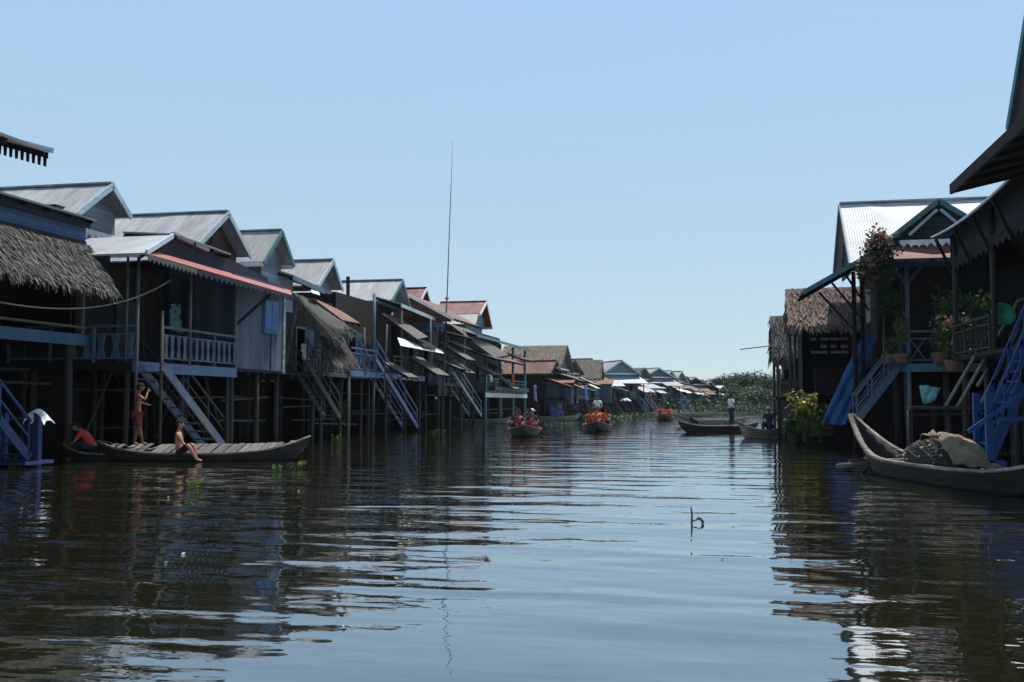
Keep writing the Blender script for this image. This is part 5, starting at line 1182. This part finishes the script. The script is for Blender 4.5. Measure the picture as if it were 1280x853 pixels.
def mrange(s_, a, b_, c, d):
    r = N(nt, 'ShaderNodeMapRange'); nt.links.new(s_, r.inputs[0])
    for i, v in enumerate((a, b_, c, d)): r.inputs[i+1].default_value = v
    return r.outputs[0]
swell = wnoise(1.15, (.36, 1, 1), YAW, 1.5, .4, .35)
rip = wnoise(2.7, (.42, 1, 1), YAW+.12, 2., .5, .25)
fine = wnoise(8., (.6, 1, 1), YAW-.3, 2., .5)
patch = mrange(wnoise(.09, (.6, 1, 1), .2, 2.), .4, .62, .45, 1.)
hgt = mth('ADD', mth('MULTIPLY', swell, .045), mth('MULTIPLY', mth('ADD', mth('MULTIPLY', rip, .017), mth('MULTIPLY', fine, .0024)), patch))
bp = N(nt, 'ShaderNodeBump'); bp.inputs['Strength'].default_value = 1; bp.inputs['Distance'].default_value = 1.; nt.links.new(hgt, bp.inputs['Height']); nt.links.new(bp.outputs[0], b.inputs['Normal'])
gl = N(nt, 'ShaderNodeBsdfGlossy'); gl.inputs['Roughness'].default_value = .02; gl.inputs['Color'].default_value = (.93, .97, 1, 1); nt.links.new(bp.outputs[0], gl.inputs['Normal'])
lw = N(nt, 'ShaderNodeLayerWeight'); lw.inputs['Blend'].default_value = .5; nt.links.new(bp.outputs[0], lw.inputs['Normal'])
fz = mrange(mth('POWER', lw.outputs['Facing'], 4.), 0, 1, .26, .97)
b.inputs['Specular IOR Level'].default_value = 0; b.inputs['IOR'].default_value = 1.33
mxw = N(nt, 'ShaderNodeMixShader'); nt.links.new(fz, mxw.inputs[0]); nt.links.new(b.outputs[0], mxw.inputs[1]); nt.links.new(gl.outputs[0], mxw.inputs[2]); nt.links.new(mxw.outputs[0], nt.nodes['Material Output'].inputs['Surface'])
mb = MB(); mb.v = [Vector((x, y, 0)) for y in (-400, 3000) for x in (-2500, 2500)]; mb.f = [(0, 1, 3, 2)]
tag(mb.build('water', wm), 'brown rippled canal water', 'water', kind='structure')

hm_ = bpy.data.materials.new('haze'); hm_.use_nodes = True; nt = hm_.node_tree; nt.nodes.remove(nt.nodes['Principled BSDF'])
pv = nt.nodes.new('ShaderNodeVolumePrincipled'); pv.inputs['Color'].default_value = (.86, .93, 1, 1); pv.inputs['Density'].default_value = .0001; pv.inputs['Anisotropy'].default_value = .2
nt.links.new(pv.outputs[0], nt.nodes['Material Output'].inputs['Volume'])
tag(MB().bb(-2600, 2600, -500, 3200, -3, 26).build('haze', hm_), 'thin pale haze in the air along the canal', 'haze', kind='stuff')
# ------------------------------------------------------------------ light, sky, camera
SUN = Vector((.15, .38, .91)).normalized()
el = math.asin(SUN.z); az = math.atan2(SUN.x, SUN.y)
w = bpy.data.worlds.new('World'); scene.world = w; w.use_nodes = True; nt = w.node_tree
sky = nt.nodes.new('ShaderNodeTexSky'); sky.sky_type = 'NISHITA'; sky.sun_disc = False; sky.sun_elevation = el; sky.sun_rotation = az
sky.air_density = 1.0; sky.dust_density = .1; sky.ozone_density = 5
bg = nt.nodes['Background']; bg.inputs['Strength'].default_value = .12; 
mxs = nt.nodes.new('ShaderNodeMix'); mxs.data_type = 'RGBA'; mxs.inputs[0].default_value = .85; mxs.inputs[7].default_value = (2.0, 3.05, 4.15, 1)

tcw = nt.nodes.new('ShaderNodeTexCoord'); sxw = nt.nodes.new('ShaderNodeSeparateXYZ'); nt.links.new(tcw.outputs['Generated'], sxw.inputs[0])
mrw = nt.nodes.new('ShaderNodeMapRange'); mrw.inputs[1].default_value = 0; mrw.inputs[2].default_value = .42; nt.links.new(sxw.outputs[2], mrw.inputs[0])
mxh = nt.nodes.new('ShaderNodeMix'); mxh.data_type = 'RGBA'; mxh.inputs[6].default_value = (2.4, 3.0, 3.25, 1); mxh.inputs[7].default_value = (1.95, 3.05, 4.25, 1)
nt.links.new(mrw.outputs[0], mxh.inputs[0]); nt.links.new(mxh.outputs[2], mxs.inputs[7])
nt.links.new(sky.outputs[0], mxs.inputs[6]); nt.links.new(mxs.outputs[2], bg.inputs['Color'])
ld = bpy.data.lights.new('sun', 'SUN'); ld.energy = 4.0; ld.angle = rad(.5); ld.color = (1, .96, .9)
lo_ = bpy.data.objects.new('sun', ld); COL.objects.link(lo_); lo_.rotation_euler = (-SUN).to_track_quat('-Z', 'Y').to_euler(); lo_.location = (0, 0, 40)
cd = bpy.data.cameras.new('camera'); co = bpy.data.objects.new('camera', cd); COL.objects.link(co)
cd.sensor_width = 36; cd.lens = 36*F/1280; cd.clip_end = 8000; cd.clip_start = .1
co.location = (0, 0, CAMH); co.rotation_euler = (math.pi/2+PITCH, 0, YAW); scene.camera = co
vs = scene.view_settings; vs.view_transform = 'Standard'; vs.look = 'None'; vs.exposure = .75; vs.gamma = 1; vs.use_curve_mapping = False
scene.cycles.max_bounces = 6; scene.cycles.use_denoising = True
